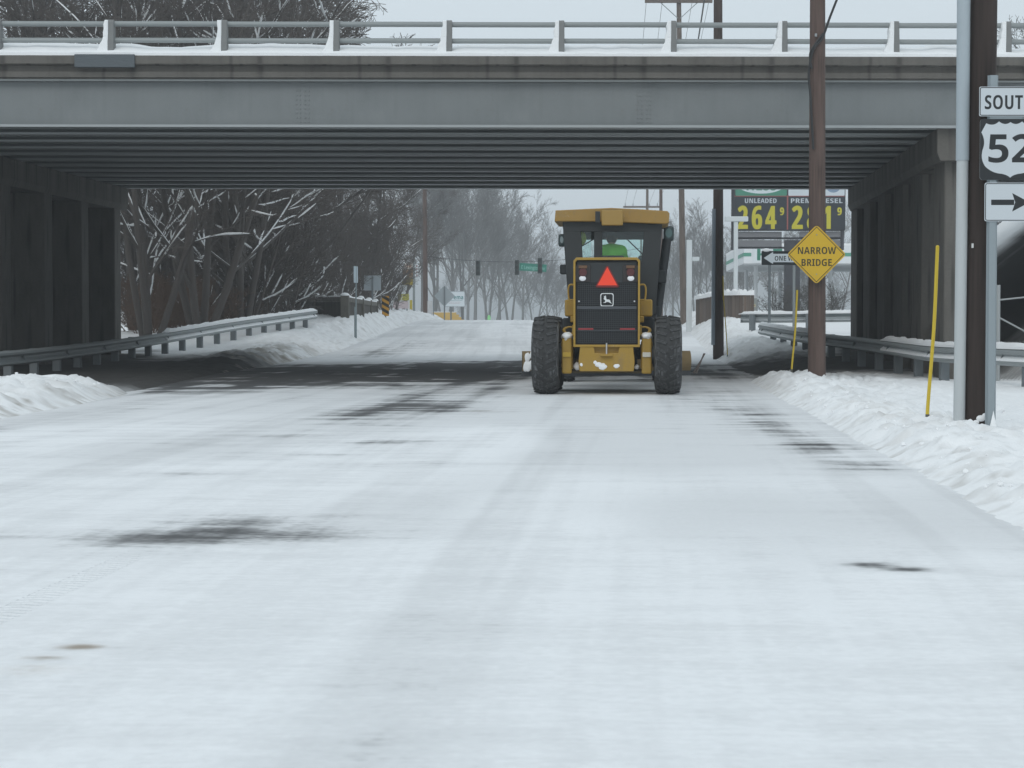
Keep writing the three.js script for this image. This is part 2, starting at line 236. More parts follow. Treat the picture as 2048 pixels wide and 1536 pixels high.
// ------------------------------------------------------------------ overpass bridge
{
  const D0 = 38.3, S = F / D0, yy = py => atY(py, D0), xx = px => (px - CX) / S;
  const br = thing('overpass_bridge', 'long grey steel girder highway overpass with snowy railing spanning the road', 'bridge', [0, 0, -D0], 0.0134);
  const zB = -17.9, X0 = -32, X1 = 30;
  const yB = yy(252), yW = yy(158), yM = yy(131), yT = yy(112);
  // deck slab
  mesh('deck', uvMetres(bx(X0, X1, yW, yM + 0.05, zB + 0.1, -0.12), 0.4), concFascia, br);
  mesh('deck_edge', uvMetres(sweep([V(X0, 0, 0), V(X1, 0, 0)], [[0.02, yM], [0.04, yM + 0.02], [0.04, yT - 0.02], [0.02, yT], [-0.75, yT], [-0.75, yM]], 1), 0.4), concFascia, br);
  mesh('drip_edge', uvMetres(bx(X0, X1, yW + 0.03, yW + 0.14, -0.118, -0.06), 0.4), concFascia, br);
  mesh('deck_edge', uvMetres(bx(X0, X1, yM, yT, zB, zB + 0.6), 0.4), concFascia, br);
  box('cover_plate', M(0.1, 0.115, 0.125, 0.8, { bumpMap: snowBump, bumpScale: 0.01 }), br, xx(157), xx(276), yy(137), yy(111), -0.02, 0.085, 0.01);
  // girders
  const web = uvMetres(mergeGeometries([bx(X0, X1, yB + 0.03, yW - 0.04, -0.008, 0.008), bx(X0, X1, yW - 0.04, yW - 0.003, -0.17, 0.17)]), 0.35);
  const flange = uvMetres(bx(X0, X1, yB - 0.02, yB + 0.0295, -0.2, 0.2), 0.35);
  const stiff = []; for (let x = X0 + 1; x < X1; x += 2.3) stiff.push(bx(x, x + 0.02, yB + 0.031, yW - 0.041, -0.15, -0.009)); const stiffG = mergeGeometries(stiff);
  for (let i = 0; i < 12; i++) {
    const z = -0.27 - i * (17.35 / 11);
    const w = mesh('girder', web, steelPaint, br, [0, 0, z]);
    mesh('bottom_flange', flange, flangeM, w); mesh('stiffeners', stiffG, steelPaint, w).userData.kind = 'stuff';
  }
  // bolted splices on the fascia girder
  const bolt = new THREE.CylinderGeometry(0.016, 0.016, 0.02, 6).rotateX(Math.PI / 2);
  for (const px of [605, 1290]) { const bs = []; for (const dx of [-0.12, -0.05, 0.05, 0.12]) for (let k = 0; k < 9; k++) bs.push(bolt.clone().translate(xx(px) + dx, yB + 0.1 + k * (yW - yB - 0.22) / 8, -0.258)); mesh('splice_bolts', mergeGeometries(bs), steelPaint, br).userData.kind = 'stuff'; }
  // cross frames between the girders over the bents
  for (const x of [-12.2, 9.4, -1.6]) { const gs = []; for (let i = 0; i < 11; i++) { const z = -0.3 - i * (17.35 / 11); gs.push(bx(x - 0.05, x + 0.05, yB + 0.3, yB + 0.4, z - 1.55, z - 0.02), cylBetween(V(x, yB + 0.32, z - 0.02), V(x, yW - 0.1, z - 1.55), 0.04, 0.04, 4)); } mesh('cross_frame', mergeGeometries(gs.map(g => g.index ? g.toNonIndexed() : g)), steelPaint, br); }
  // railing
  const railM = M(0.27, 0.29, 0.29, 0.55, { metalness: 0.2 });
  const pY0 = yT - 0.01, pY1 = yy(40);
  const postPx = [-233, -9, 215, 440, 663, 888, 1112, 1336, 1558, 1782, 2007, 2231];
  const pShape = new THREE.Shape([[-0.32, 0], [-0.06, 0], [-0.06, 0.28], [-0.1, pY1 - pY0 - 0.04], [-0.12, pY1 - pY0], [-0.26, pY1 - pY0], [-0.28, pY1 - pY0 - 0.05]].map(p => new THREE.Vector2(...p)));
  const postG = uvMetres(new THREE.ExtrudeGeometry(pShape, { depth: 0.1, bevelEnabled: true, bevelSize: 0.01, bevelThickness: 0.01, bevelSegments: 1 }).rotateY(-Math.PI / 2).translate(0.075, pY0, 0), 0.5);
  const concPost = M(0.2, 0.203, 0.2, 0.9, { bumpMap: snowBump, bumpScale: 0.004 });
  for (let i = 0; i < postPx.length; i++) {
    const x = xx(postPx[i]) + 0.08, p = mesh('railing_post', postG, concPost, br, [x, 0, 0]);
    // wind-packed snow on the post's left cheek
    const n = 9, lay = []; for (let k = 0; k <= n; k++) { const f = k / n, wd = 0.045 + 0.2 * Math.pow(1 - f, 2.4) + 0.03 * (hash(i, k) - 0.5), h = (pY1 - pY0 - 0.02) * f; lay.push([h, Math.max(0.02, wd)]); }
    const sh = new THREE.Shape(); sh.moveTo(0, 0); for (const [h, w] of lay) sh.lineTo(-w, h); sh.lineTo(0, pY1 - pY0 - 0.02);
    mesh('snow', new THREE.ExtrudeGeometry(sh, { depth: 0.2, bevelEnabled: true, bevelSize: 0.018, bevelThickness: 0.02, bevelSegments: 2 }).translate(-0.04, pY0, -0.27), snowM, p);
    if (i < postPx.length - 1) {
      const xa = x + 0.06, xb = xx(postPx[i + 1]) + 0.02;
      for (const [nm, py, h] of [['top_rail', 46, 0.105], ['lower_rail', 79, 0.1]]) { const e = new THREE.CylinderGeometry(1, 1, xb - xa, 14, 1).rotateZ(Math.PI / 2).scale(1, h / 2, 0.05); mesh(nm, e, railM, br, [(xa + xb) / 2, yy(py) - 0.004 * (i % 2), -0.2]); }
    }
  }
  // snow lying on the deck edge
  const pts = []; for (let x = X0; x <= X1; x += 0.12) pts.push(V(x, yT, -0.02));
  mesh('deck_snow', uvMetres(sweep(pts, (i, p) => { const a = fbm(p.x * 0.9, 1, 3), b = fbm(p.x * 3.1, 5, 3), h = 0.17 + 0.13 * a + 0.05 * b; return [[0.045, -0.006], [0.05, 0.035 + 0.03 * b], [0.0, 0.075 + 0.03 * b], [-0.12, 0.1 + 0.05 * b], [-0.4, h * 0.9], [-0.7, h + 0.05], [-1.2, h + 0.03], [-1.4, -0.006]]; }, 1), 0.8), snowM, br);
  // pier bents
  for (const [sx, xc, skew] of [[-1, -12.75, HEAD], [1, 9.0, HEAD]]) {
    const zs = [-1.0, -4.2, -7.4, -10.6, -13.8, -17.0];
    for (const z of zs) { const x = xc - z * (skew + 0.0134); const y0 = -0.35; mesh('pier_column', uvMetres(rbox(0.92, 4.45 - y0, 0.92, 0.05), 0.4), concDark, br, [x, (4.45 + y0) / 2, z]); }
    const a = xc - 0.35 * (skew + 0.0134), b = xc + 17.7 * (skew + 0.0134);
    const sh = new THREE.Shape([[-0.5, 4.4], [0.5, 4.4], [0.56, 4.55], [0.56, yB - 0.015], [-0.56, yB - 0.015], [-0.56, 4.55]].map(p => new THREE.Vector2(...p)));
    mesh('pier_cap', uvMetres(new THREE.ExtrudeGeometry(sh, { depth: 17.5, bevelEnabled: false }).applyMatrix4(new THREE.Matrix4().set(1, 0, -(b - a) / 17.4, xc + 17.8 * (skew + 0.0134), 0, 1, 0, 0, 0, 0, 1, -17.75, 0, 0, 0, 1)), 0.4), concDark, br);
    // dark crash wall low between the columns
    const wl = []; for (let i = 0; i < zs.length - 1; i++) { const za = zs[i] - 0.44, zb = zs[i + 1] + 0.44, xa = xc - za * (skew + 0.0134), xb = xc - zb * (skew + 0.0134); wl.push(sweep([V(xa, 0, za), V(xb, 0, zb)], [[-0.2, -0.4], [-0.2, 1.15], [0.2, 1.15], [0.2, -0.4]], 1)); }
    if (sx > 0) for (const w of wl) mesh('crash_wall', uvMetres(w, 0.4), concDark, br);
    // abutment wall behind the bent
    box('abutment_wall', concDark, br, sx > 0 ? 18.2 : -22.6, sx > 0 ? 19.4 : -21.2, 2, yW - 0.01, zB + 0.1, -0.3, 0.02);
  }
  console.log('bridge');
}

// ------------------------------------------------------------------ guardrails
const wProf = (() => { const f = [[0, 0.155], [0.03, 0.15], [0.083, 0.115], [0.083, 0.075], [0.0, 0.022], [0.0, -0.022], [0.083, -0.075], [0.083, -0.115], [0.03, -0.15], [0, -0.155]]; return [...f, ...f.slice().reverse().map(([n, y]) => [n - 0.012, y])]; })();
function guardrail(label, pathXDY, side, snowAt, group) {
  const cur = new THREE.CatmullRomCurve3(pathXDY.map(([x, d, y]) => V(x, y - 0.155, -d)), false, 'centripetal'), len = cur.getLength();
  const o = thing('guardrail', label, 'guardrail', [0, 0, 0], 0, group);
  const n = Math.round(len / 0.2), P = cur.getSpacedPoints(n), step = len / n;
  const per = Math.round(3.81 / step);
  for (let i = 0; i < n; i += per) { const seg = P.slice(i, Math.min(n, i + per) + 1); if (seg.length > 1) mesh('rail_panel', sweep(seg, wProf, side), galv, o); }
  const pe = Math.round(1.905 / step);
  for (let i = Math.round(pe / 2); i < n; i += pe) { const p = P[i], t = P[Math.min(n, i + 1)].clone().sub(p), ang = Math.atan2(-t.z, t.x), nx = t.z / Math.hypot(t.x, t.z) * side, nz = -t.x / Math.hypot(t.x, t.z) * side, x = p.x + nx * 0.11, z = p.z + nz * 0.11, y0 = ground(x, -z) - 0.15, y1 = p.y + 0.15; mesh('post', rbox(0.17, y1 - y0, 0.17, 0.012), postSteel, o, [x, (y0 + y1) / 2, z], [0, ang, 0]); }
  let run = []; const flush = () => { if (run.length > 3) { mesh('snow', sweep(run, (i, p) => { const e = Math.min(1, i / 2, (run.length - 1 - i) / 2) + 0.02, h = e * (0.075 + 0.08 * (fbm(p.x * 3 + p.z * 2.1, p.z * 3, 3) - 0.3)), w = 0.06 + 0.02 * hash(i, 3); return [[w, 0.146], [w, 0.16 + h * 0.4], [w * 0.5, 0.158 + h], [-w * 0.6, 0.158 + h], [-w * 1.4, 0.16 + h * 0.4], [-w * 1.4, 0.146]]; }, side), snowPlain, o); mesh('snow', sweep(run, (i, p) => { const h = 0.012 + 0.045 * fbm(p.x * 2.2, p.z * 2.2, 3); return [[0.078, -0.082], [0.07, -0.07 + h], [0.001, 0.0 + h * 0.4], [0.001, -0.03]]; }, side), snowPlain, o); } run = []; };
  for (let i = 0; i <= n; i++) { const D = -P[i].z; if (snowAt(D, P[i].x)) run.push(P[i]); else flush(); } flush();
  return { P, n };
}
guardrail('galvanised guardrail curving along the left shoulder past the dark bridge pier', [[-10.6, 33, 0.6], [-10.25, 39, 0.62], [-10.1, 48, 0.74], [-9.85, 56, 0.93], [-8.95, 64.5, 1.27], [-7.55, 75, 1.66]], 1, (D, X) => D > 55.5 || D < 37, 'guardrails');
guardrail('galvanised guardrail running in front of the right bridge pier behind the wooden poles', [[9.3, 31, 0.74], [8.8, 34.6, 0.74], [8.3, 38, 0.74], [8.2, 42, 0.8], [8.1, 48, 0.88], [8.0, 55, 0.97], [7.9, 62, 1.13]], -1, D => D > 51 || D < 43, 'guardrails');
guardrail('short snow topped guardrail crossing the ramp beyond the bridge below the one way sign', [[8.15, 69.5, 1.5], [8.5, 68.6, 1.5], [9.5, 68, 1.5], [11, 67.6, 1.52], [14, 67, 1.55]], -1, () => true, 'guardrails');

// ------------------------------------------------------------------ sign helper
function signPlate(name, parent, w, h, tex, shape, rough = 0.45, backM = galvLight) {
  const sh = shape || (() => { const r = Math.min(w, h) * 0.06, s = new THREE.Shape(); s.moveTo(-w / 2 + r, -h / 2); s.lineTo(w / 2 - r, -h / 2); s.quadraticCurveTo(w / 2, -h / 2, w / 2, -h / 2 + r); s.lineTo(w / 2, h / 2 - r); s.quadraticCurveTo(w / 2, h / 2, w / 2 - r, h / 2); s.lineTo(-w / 2 + r, h / 2); s.quadraticCurveTo(-w / 2, h / 2, -w / 2, h / 2 - r); s.lineTo(-w / 2, -h / 2 + r); s.quadraticCurveTo(-w / 2, -h / 2, -w / 2 + r, -h / 2); return s; })();
  const p = mesh(name, new THREE.ExtrudeGeometry(sh, { depth: 0.004, bevelEnabled: false }), backM, parent);
  if (tex) { const g = new THREE.ShapeGeometry(sh, 6), a = g.attributes.position, u = g.attributes.uv; for (let i = 0; i < a.count; i++) u.setXY(i, a.getX(i) / w + 0.5, a.getY(i) / h + 0.5); mesh('sign_face', g, new THREE.MeshStandardMaterial({ map: tex, roughness: rough }), p, [0, 0, 0.007]); }
  return p;
}
function rrect(c, x, y, w, h, r) { c.beginPath(); c.moveTo(x + r, y); c.lineTo(x + w - r, y); c.quadraticCurveTo(x + w, y, x + w, y + r); c.lineTo(x + w, y + h - r); c.quadraticCurveTo(x + w, y + h, x + w - r, y + h); c.lineTo(x + r, y + h); c.quadraticCurveTo(x, y + h, x, y + h - r); c.lineTo(x, y + r); c.quadraticCurveTo(x, y, x + r, y); c.closePath(); }
function fitText(c, t, x, y, w, px, font = 'sans-serif', weight = 'bold') { c.font = weight + ' ' + px + 'px ' + font; const m = c.measureText(t).width; c.save(); c.translate(x, y); c.scale(w / m, 1); c.textAlign = 'center'; c.textBaseline = 'middle'; c.fillText(t, 0, 0); c.restore(); }
function uPost(parent, h, m = postSteel, w = 0.07) { const s = new THREE.Shape([[-w / 2, 0], [-w * 0.32, 0], [-w * 0.25, -0.03], [w * 0.25, -0.03], [w * 0.32, 0], [w / 2, 0], [w / 2, -0.008], [w * 0.4, -0.008], [w * 0.3, -0.04], [-w * 0.3, -0.04], [-w * 0.4, -0.008], [-w / 2, -0.008]].map(p => new THREE.Vector2(...p))); return mesh('post', new THREE.ExtrudeGeometry(s, { depth: h, bevelEnabled: false }).rotateX(-Math.PI / 2), m, parent); }

// ------------------------------------------------------------------ route sign at right
{
  const D = 20.3, s = F / D, b = base(atX(1984, D), D);
  const o = thing('route_sign', 'grey channel post with SOUTH, black and white 52 shield and right arrow plates', 'road sign', [b.x, b.y - 0.1, -D], 0);
  const postM = M(0.27, 0.31, 0.33, 0.55, { metalness: 0.2 });
  const h = atY(150, D) - b.y + 0.1; uPost(o, h, postM, 0.11).position.z = -0.045;
  const cx = atX(2036, D) - b.x, Y = py => atY(py, D) - b.y + 0.1;
  const white = '#c3c9cd';
  const a = signPlate('south_plate', o, 0.62, 0.305, canvasTex(512, 252, (c, w, hh) => { c.fillStyle = white; c.fillRect(0, 0, w, hh); c.strokeStyle = '#1b1f22'; c.lineWidth = 7; rrect(c, 8, 8, w - 16, hh - 16, 16); c.stroke(); c.fillStyle = '#1b1f22'; fitText(c, 'SOUTH', w * 0.5, hh * 0.53, w * 0.84, 165); }));
  a.position.set(atX(1955, D) + 0.31 - b.x, Y(203), 0);
  const sg = signPlate('shield_plate', o, 0.63, 0.63, canvasTex(512, 512, (c, w, hh) => { c.fillStyle = '#1c2023'; c.fillRect(0, 0, w, hh); c.fillStyle = white; const X = f => w * f, Y2 = f => hh * f; c.beginPath(); c.moveTo(X(0.1), Y2(0.07)); c.quadraticCurveTo(X(0.22), Y2(0.13), X(0.31), Y2(0.04)); c.quadraticCurveTo(X(0.41), Y2(0.12), X(0.5), Y2(0.05)); c.quadraticCurveTo(X(0.59), Y2(0.12), X(0.69), Y2(0.04)); c.quadraticCurveTo(X(0.78), Y2(0.13), X(0.9), Y2(0.07)); c.lineTo(X(0.98), Y2(0.22)); c.quadraticCurveTo(X(0.9), Y2(0.36), X(0.955), Y2(0.5)); c.quadraticCurveTo(X(1.0), Y2(0.66), X(0.91), Y2(0.78)); c.quadraticCurveTo(X(0.8), Y2(0.89), X(0.64), Y2(0.9)); c.quadraticCurveTo(X(0.54), Y2(0.92), X(0.5), Y2(0.965)); c.quadraticCurveTo(X(0.46), Y2(0.92), X(0.36), Y2(0.9)); c.quadraticCurveTo(X(0.2), Y2(0.89), X(0.09), Y2(0.78)); c.quadraticCurveTo(X(0.0), Y2(0.66), X(0.045), Y2(0.5)); c.quadraticCurveTo(X(0.1), Y2(0.36), X(0.02), Y2(0.22)); c.closePath(); c.fill(); c.fillStyle = '#1b1f22'; fitText(c, '52', w * 0.5, hh * 0.49, w * 0.78, 330); }));
  sg.position.set(atX(1957, D) + 0.315 - b.x, Y(299), 0);
  const ar = signPlate('arrow_plate', o, 0.53, 0.4, canvasTex(512, 386, (c, w, hh) => { c.fillStyle = white; c.fillRect(0, 0, w, hh); c.strokeStyle = '#1b1f22'; c.lineWidth = 8; rrect(c, 10, 10, w - 20, hh - 20, 20); c.stroke(); c.fillStyle = '#1b1f22'; c.fillRect(w * 0.13, hh * 0.44, w * 0.45, hh * 0.14); c.beginPath(); c.moveTo(w * 0.88, hh * 0.51); c.lineTo(w * 0.54, hh * 0.27); c.lineTo(w * 0.6, hh * 0.51); c.lineTo(w * 0.54, hh * 0.75); c.closePath(); c.fill(); }));
  ar.position.set(atX(1967, D) + 0.265 - b.x, Y(404), 0);
  mesh('bracket', bx(-0.01, 0.3, 0, 0.04, -0.02, -0.004).translate(0, Y(238), 0), postM, o);
  mesh('snow', new THREE.ConeGeometry(0.05, 0.22, 7).scale(1, 1, 0.5), snowPlain, o, [0.02, 0.2, 0.01]);
}
// ------------------------------------------------------------------ utility poles
function pole(label, pxB, pyB, pxT, topY, D, w, mat, o2 = {}) {
  const X = atX(pxB, D), y0 = ground(X, D), o = thing('utility_pole', label, 'utility pole', [X, y0, -D], 0, 'wooden utility poles');
  const lean = (atX(pxT, D) - X) / (atY(0, D) - atY(pyB, D));   // sideways lean per metre of height
  const H = topY - y0 + 0.25, n = 14, g = new THREE.CylinderGeometry(w / 2 * 0.72, w / 2, H, 14, n); g.translate(0, H / 2 - 0.25, 0);
  const p = g.attributes.position; for (let i = 0; i < p.count; i++) { const y = p.getY(i); p.setX(i, p.getX(i) + lean * y); }
  const uv = g.attributes.uv; for (let i = 0; i < uv.count; i++) uv.setXY(i, uv.getX(i) * 1, uv.getY(i) * H / 2);
  mesh('shaft', g, mat, o);
  return { o, X, y0, lean, H, top: y => X + lean * (y - y0) };
}
const P1 = pole('dark brown wooden pole beside the SOUTH 52 sign with pale conduit strapped on', 1956, 852, 1963, 12, 20.6, 0.31, woodDark);
{ // conduit on the near pole: lower light sleeve, upper grey sleeve
  const D = 20.6, X = px => atX(px, D) - P1.X, Y = py => atY(py, D) - P1.y0;
  mesh('conduit', cylBetween(V(X(1917), Y(845) - 0.1, 0.06), V(X(1920), Y(322), 0.06), 0.062, 0.062, 16), pvcLight, P1.o).userData.label = 'off-white lower conduit sleeve';
  mesh('conduit', cylBetween(V(X(1920), Y(322), 0.06), V(X(1920), Y(-900), 0.06), 0.07, 0.07, 16), pvc, P1.o).userData.label = 'blue-grey upper conduit sleeve';
  for (const [dx, dy, r] of [[0.0, 0.1, 0.05], [0.05, 0.13, 0.04], [0.09, 0.08, 0.035], [-0.05, 0.06, 0.035], [0.1, 0.15, 0.02]]) mesh('snow', new THREE.IcosahedronGeometry(r, 1).scale(1, 0.7, 0.5), snowPlain, P1.o, [dx, dy + 0.02, 0.155]);
  box('tag', M(0.6, 0.6, 0.58), P1.o, X(1935), X(1939), Y(497), Y(488), 0.15, 0.16, 0.002);
}
const P2 = pole('brown wooden pole carrying the yellow diamond sign', 1634, 757, 1632, 13, 36, 0.33, woodBrown);
{ const D = 36, X = px => atX(px, D) - P2.X, Y = py => atY(py, D) - P2.y0;
  mesh('cable', tube([V(X(1680), Y(-40), 0.5), V(X(1652), Y(40), 0.25), V(X(1638), Y(80), 0.19), V(X(1622), Y(100), 0.19), V(X(1613), Y(150), 0.14), V(X(1616), Y(190), 0.15), V(X(1622), Y(300), 0.17)], 0.022, 7, 50), black, P2.o);
  mesh('cable', tube([V(X(1640), Y(70), 0.19), V(X(1624), Y(92), 0.2), V(X(1615), Y(110), 0.16), V(X(1618), Y(140), 0.17)], 0.02, 7, 30), black, P2.o);
  box('clamp', galv, P2.o, X(1624), X(1628), Y(76), Y(70), 0.15, 0.2, 0.004);
}
const P3 = pole('dark wooden pole with grey conduit standing just beyond the bridge', 1437, 682, 1434, 14.5, 58.5, 0.33, woodPole);
{ const D = 58.5, X = px => atX(px, D) - P3.X, Y = py => atY(py, D) - P3.y0;
  mesh('conduit', cylBetween(V(X(1426), Y(690), 0.08), V(X(1427), Y(418), 0.08), 0.062, 0.062, 12), M(0.32, 0.37, 0.42, 0.5), P3.o);
  mesh('guard', cylBetween(V(X(1446), Y(600), 0.1), V(X(1445), Y(552), 0.1), 0.02, 0.02, 6), stakeY, P3.o); }
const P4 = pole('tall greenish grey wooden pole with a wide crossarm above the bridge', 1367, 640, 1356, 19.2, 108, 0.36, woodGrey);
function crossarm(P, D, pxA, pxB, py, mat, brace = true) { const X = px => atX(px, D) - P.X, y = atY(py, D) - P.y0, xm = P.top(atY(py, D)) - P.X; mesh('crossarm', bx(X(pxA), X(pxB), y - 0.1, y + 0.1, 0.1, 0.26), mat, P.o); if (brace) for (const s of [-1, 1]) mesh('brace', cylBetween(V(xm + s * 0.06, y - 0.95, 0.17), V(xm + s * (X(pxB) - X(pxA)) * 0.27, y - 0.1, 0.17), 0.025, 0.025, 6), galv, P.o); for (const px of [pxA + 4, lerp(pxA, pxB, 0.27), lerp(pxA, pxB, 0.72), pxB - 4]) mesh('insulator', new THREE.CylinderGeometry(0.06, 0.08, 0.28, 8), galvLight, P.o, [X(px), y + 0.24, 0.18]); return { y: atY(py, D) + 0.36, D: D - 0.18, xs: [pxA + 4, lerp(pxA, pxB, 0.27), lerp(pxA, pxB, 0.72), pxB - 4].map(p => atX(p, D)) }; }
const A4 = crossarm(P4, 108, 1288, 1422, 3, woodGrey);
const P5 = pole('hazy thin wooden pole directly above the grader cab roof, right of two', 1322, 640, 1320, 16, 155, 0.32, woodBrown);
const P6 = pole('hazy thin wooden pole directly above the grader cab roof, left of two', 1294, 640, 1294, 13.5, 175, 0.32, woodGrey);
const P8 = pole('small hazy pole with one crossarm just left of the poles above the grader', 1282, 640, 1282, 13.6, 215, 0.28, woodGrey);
const A8 = crossarm(P8, 215, 1246, 1318, 414, woodGrey, false);
const P7 = pole('slim brown wooden pole left of the road by the diamond sign back', 851, 645, 848, 14, 148, 0.4, woodBrown);
{ // power lines between crossarms
  for (let k = 0; k < 4; k++) { const a = V(A4.xs[k], A4.y, -A4.D), b = V(A8.xs[k], A8.y, -A8.D), m = a.clone().lerp(b, 0.5); m.y -= 2.2; tag(mesh('power_line', tube([a, m, b], 0.012, 4, 30), black, scene), ['outermost left', 'inner left', 'inner right', 'outermost right'][k] + ' thin power line between the two crossarmed poles', 'wire', 'power lines');
  }
  const a = V(P3.top(13.6), 13.6, -58.4), b = V(P4.top(13), 13, -107.9), m = a.clone().lerp(b, 0.5); m.y -= 1.2;
  tag(mesh('power_line', tube([a, m, b], 0.03, 5, 30), black, scene), 'thick slanting cable from the dark pole toward the crossarmed pole above the bridge', 'wire', 'power lines');
}
// ------------------------------------------------------------------ NARROW BRIDGE
function diamond(w) { const r = 0.05, h = w / 2, s = new THREE.Shape(); s.moveTo(-r, -h + r); s.quadraticCurveTo(0, -h, r, -h + r); s.lineTo(h - r, -r); s.quadraticCurveTo(h, 0, h - r, r); s.lineTo(r, h - r); s.quadraticCurveTo(0, h, -r, h - r); s.lineTo(-h + r, r); s.quadraticCurveTo(-h, 0, -h + r, -r); s.closePath(); return s; }
{ const D = 35.7, w = 119 * D / F, c = at(1633, 509, D); const o = thing('narrow_bridge_sign', 'yellow diamond sign reading NARROW BRIDGE fixed to the brown pole', 'road sign', [c.x, c.y, -D]);
  const t = canvasTex(640, 640, (x, W) => { x.fillStyle = '#cba51c'; x.fillRect(0, 0, W, W); x.strokeStyle = '#3a3218'; x.lineWidth = 8; x.beginPath(); const q = 26; x.moveTo(W / 2, q); x.lineTo(W - q, W / 2); x.lineTo(W / 2, W - q); x.lineTo(q, W / 2); x.closePath(); x.stroke(); x.fillStyle = '#2b2716'; fitText(x, 'NARROW', W / 2, W * 0.435, W * 0.655, 104, 'sans-serif', 'bold'); fitText(x, 'BRIDGE', W / 2, W * 0.635, W * 0.53, 104, 'sans-serif', 'bold'); });
  signPlate('plate', o, w, w, t, diamond(w)); for (const y of [-0.36, 0.36]) mesh('bolt', new THREE.CylinderGeometry(0.012, 0.012, 0.012, 8).rotateX(Math.PI / 2), galv, o, [0, y, 0.012]);
  mesh('bracket', bx(-0.03, 0.03, -0.4, 0.4, -0.14, -0.001), galv, o); }
// ------------------------------------------------------------------ marker stakes
function stake(label, pxB, pyB, pxT, pyT, D, r) { const X = atX(pxB, D), y0 = ground(X, D), o = thing('marker_stake', label, 'stake', [X, y0, -D], 0, 'yellow marker stakes'); const top = V(atX(pxT, D) - X, atY(pyT, D) - y0, 0); mesh('rod', tube([V(-0.006, -0.15, 0), V(0.0, 0.1, 0), top.clone().multiplyScalar(0.55).add(V(0.012, 0, 0)), top], r, 8, 24), stakeY, o); mesh('ferrule', cylBetween(V(-0.004, -0.02, 0), V(0.002, 0.09, 0), r * 1.25, r * 1.15, 8), M(0.1, 0.1, 0.09), o); mesh('tip_cap', new THREE.SphereGeometry(r * 1.05, 8, 6), stakeY, o, top.toArray()); }
stake('tall bent yellow stake in the snow just left of the conduit pole', 1856, 824, 1874, 494, 21.6, 0.02);
stake('slim yellow stake leaning just left of the diamond sign pole', 1584, 742, 1594, 582, 37.5, 0.019);
stake('thin pale yellow stake at the foot of the dark pole beyond the bridge', 1455, 690, 1447, 598, 57, 0.014);

// ------------------------------------------------------------------ things left of the road beyond the bridge
{ // concrete parapet
  const o = thing('concrete_parapet', 'old weathered concrete bridge parapet with snow capped posts left of the road', 'parapet');
  const list = [[604, 91, 592], [634, 88.5, 592], [690, 83.5, 591], [722, 88, 597], [738, 95, 600], [751, 101, 602]];
  const cp = M(1.05, 1.05, 1, 0.95, { map: concFascia.map }); let prev;
  for (const [px, D, py] of list) { const X = atX(px, D), y1 = atY(py, D), y0 = Math.min(ground(X, D), y1 - 0.9) - 0.2, w = px === 690 ? 0.3 : 0.24; mesh('parapet_post', uvMetres(rbox(w * 1.2, y1 - y0, w, 0.02), 0.5), cp, o, [X, (y0 + y1) / 2, -D]); mesh('snow', new THREE.SphereGeometry(0.5, 12, 7, 0, Math.PI * 2, 0, Math.PI / 2).scale(w * 1.35, 0.26, w * 1.3), snowPlain, o, [X, y1 - 0.005, -D]);
    if (prev) { const a = V(prev[0], prev[1], -prev[2]), b = V(X, y1, -D); const pts = [a, a.clone().lerp(b, 0.5), b]; mesh('parapet_rail', uvMetres(sweep(pts, [[-0.1, -0.26], [-0.1, -0.06], [0.1, -0.06], [0.1, -0.26]], 1), 0.5), cp, o); mesh('parapet_panel', uvMetres(sweep(pts, [[-0.06, -1.1], [-0.06, -0.27], [0.06, -0.27], [0.06, -1.1]], 1), 0.5), M(0.55, 0.53, 0.5, 0.95, { map: concFascia.map }), o); mesh('snow', sweep([0, 0.2, 0.4, 0.6, 0.8, 1].map(t => a.clone().lerp(b, t)), (i) => { const h = 0.03 + 0.05 * hash(i, 9); return [[0.1, -0.06], [0.08, -0.05 + h], [-0.08, -0.05 + h], [-0.1, -0.06]]; }, 1), snowPlain, o); }
    prev = [X, y1, D]; }
}
{ // striped object marker
  const D = 100, c = at(771, 612, D), b = ground(c.x, D); const o = thing('object_marker', 'yellow and black diagonally striped hazard marker at the parapet end', 'road sign', [c.x, b, -D]);
  uPost(o, c.y - b + 0.35).position.z = -0.045; const p = signPlate('plate', o, 0.36, 1.02, canvasTex(128, 364, (x, w, h) => { x.fillStyle = '#c08a1c'; x.fillRect(0, 0, w, h); x.fillStyle = '#20221f'; for (let k = -1; k < 5; k++) { x.beginPath(); const y = k * 118 - 30; x.moveTo(0, y); x.lineTo(w, y + 75); x.lineTo(w, y + 135); x.lineTo(0, y + 60); x.closePath(); x.fill(); } })); p.position.set(0, c.y - b, 0.005); }
function backSign(name, label, pxC, py0, py1, D, w, dia, pxPost = pxC) { const h = (py1 - py0) * D / F, c = at(pxC, (py0 + py1) / 2, D), b = ground(c.x, D), o = thing(name, label, 'road sign', [c.x, b - 0.2, -D]); const pl = signPlate('plate', o, w, h, null, dia ? diamond(h) : null, 0.5, M(0.36, 0.4, 0.42, 0.55)); pl.position.set(0, c.y - b + 0.2, 0); uPost(o, c.y - b + 0.2 + h * 0.45, postSteel, 0.09).position.z = 0.05; return o; }
backSign('sign_back', 'plain grey back of a rectangular sign above the concrete parapet', 745, 551, 581, 105, 0.92, false);
backSign('sign_back', 'plain grey back of a diamond sign beside the white board', 889, 571, 613, 132, 1, true);
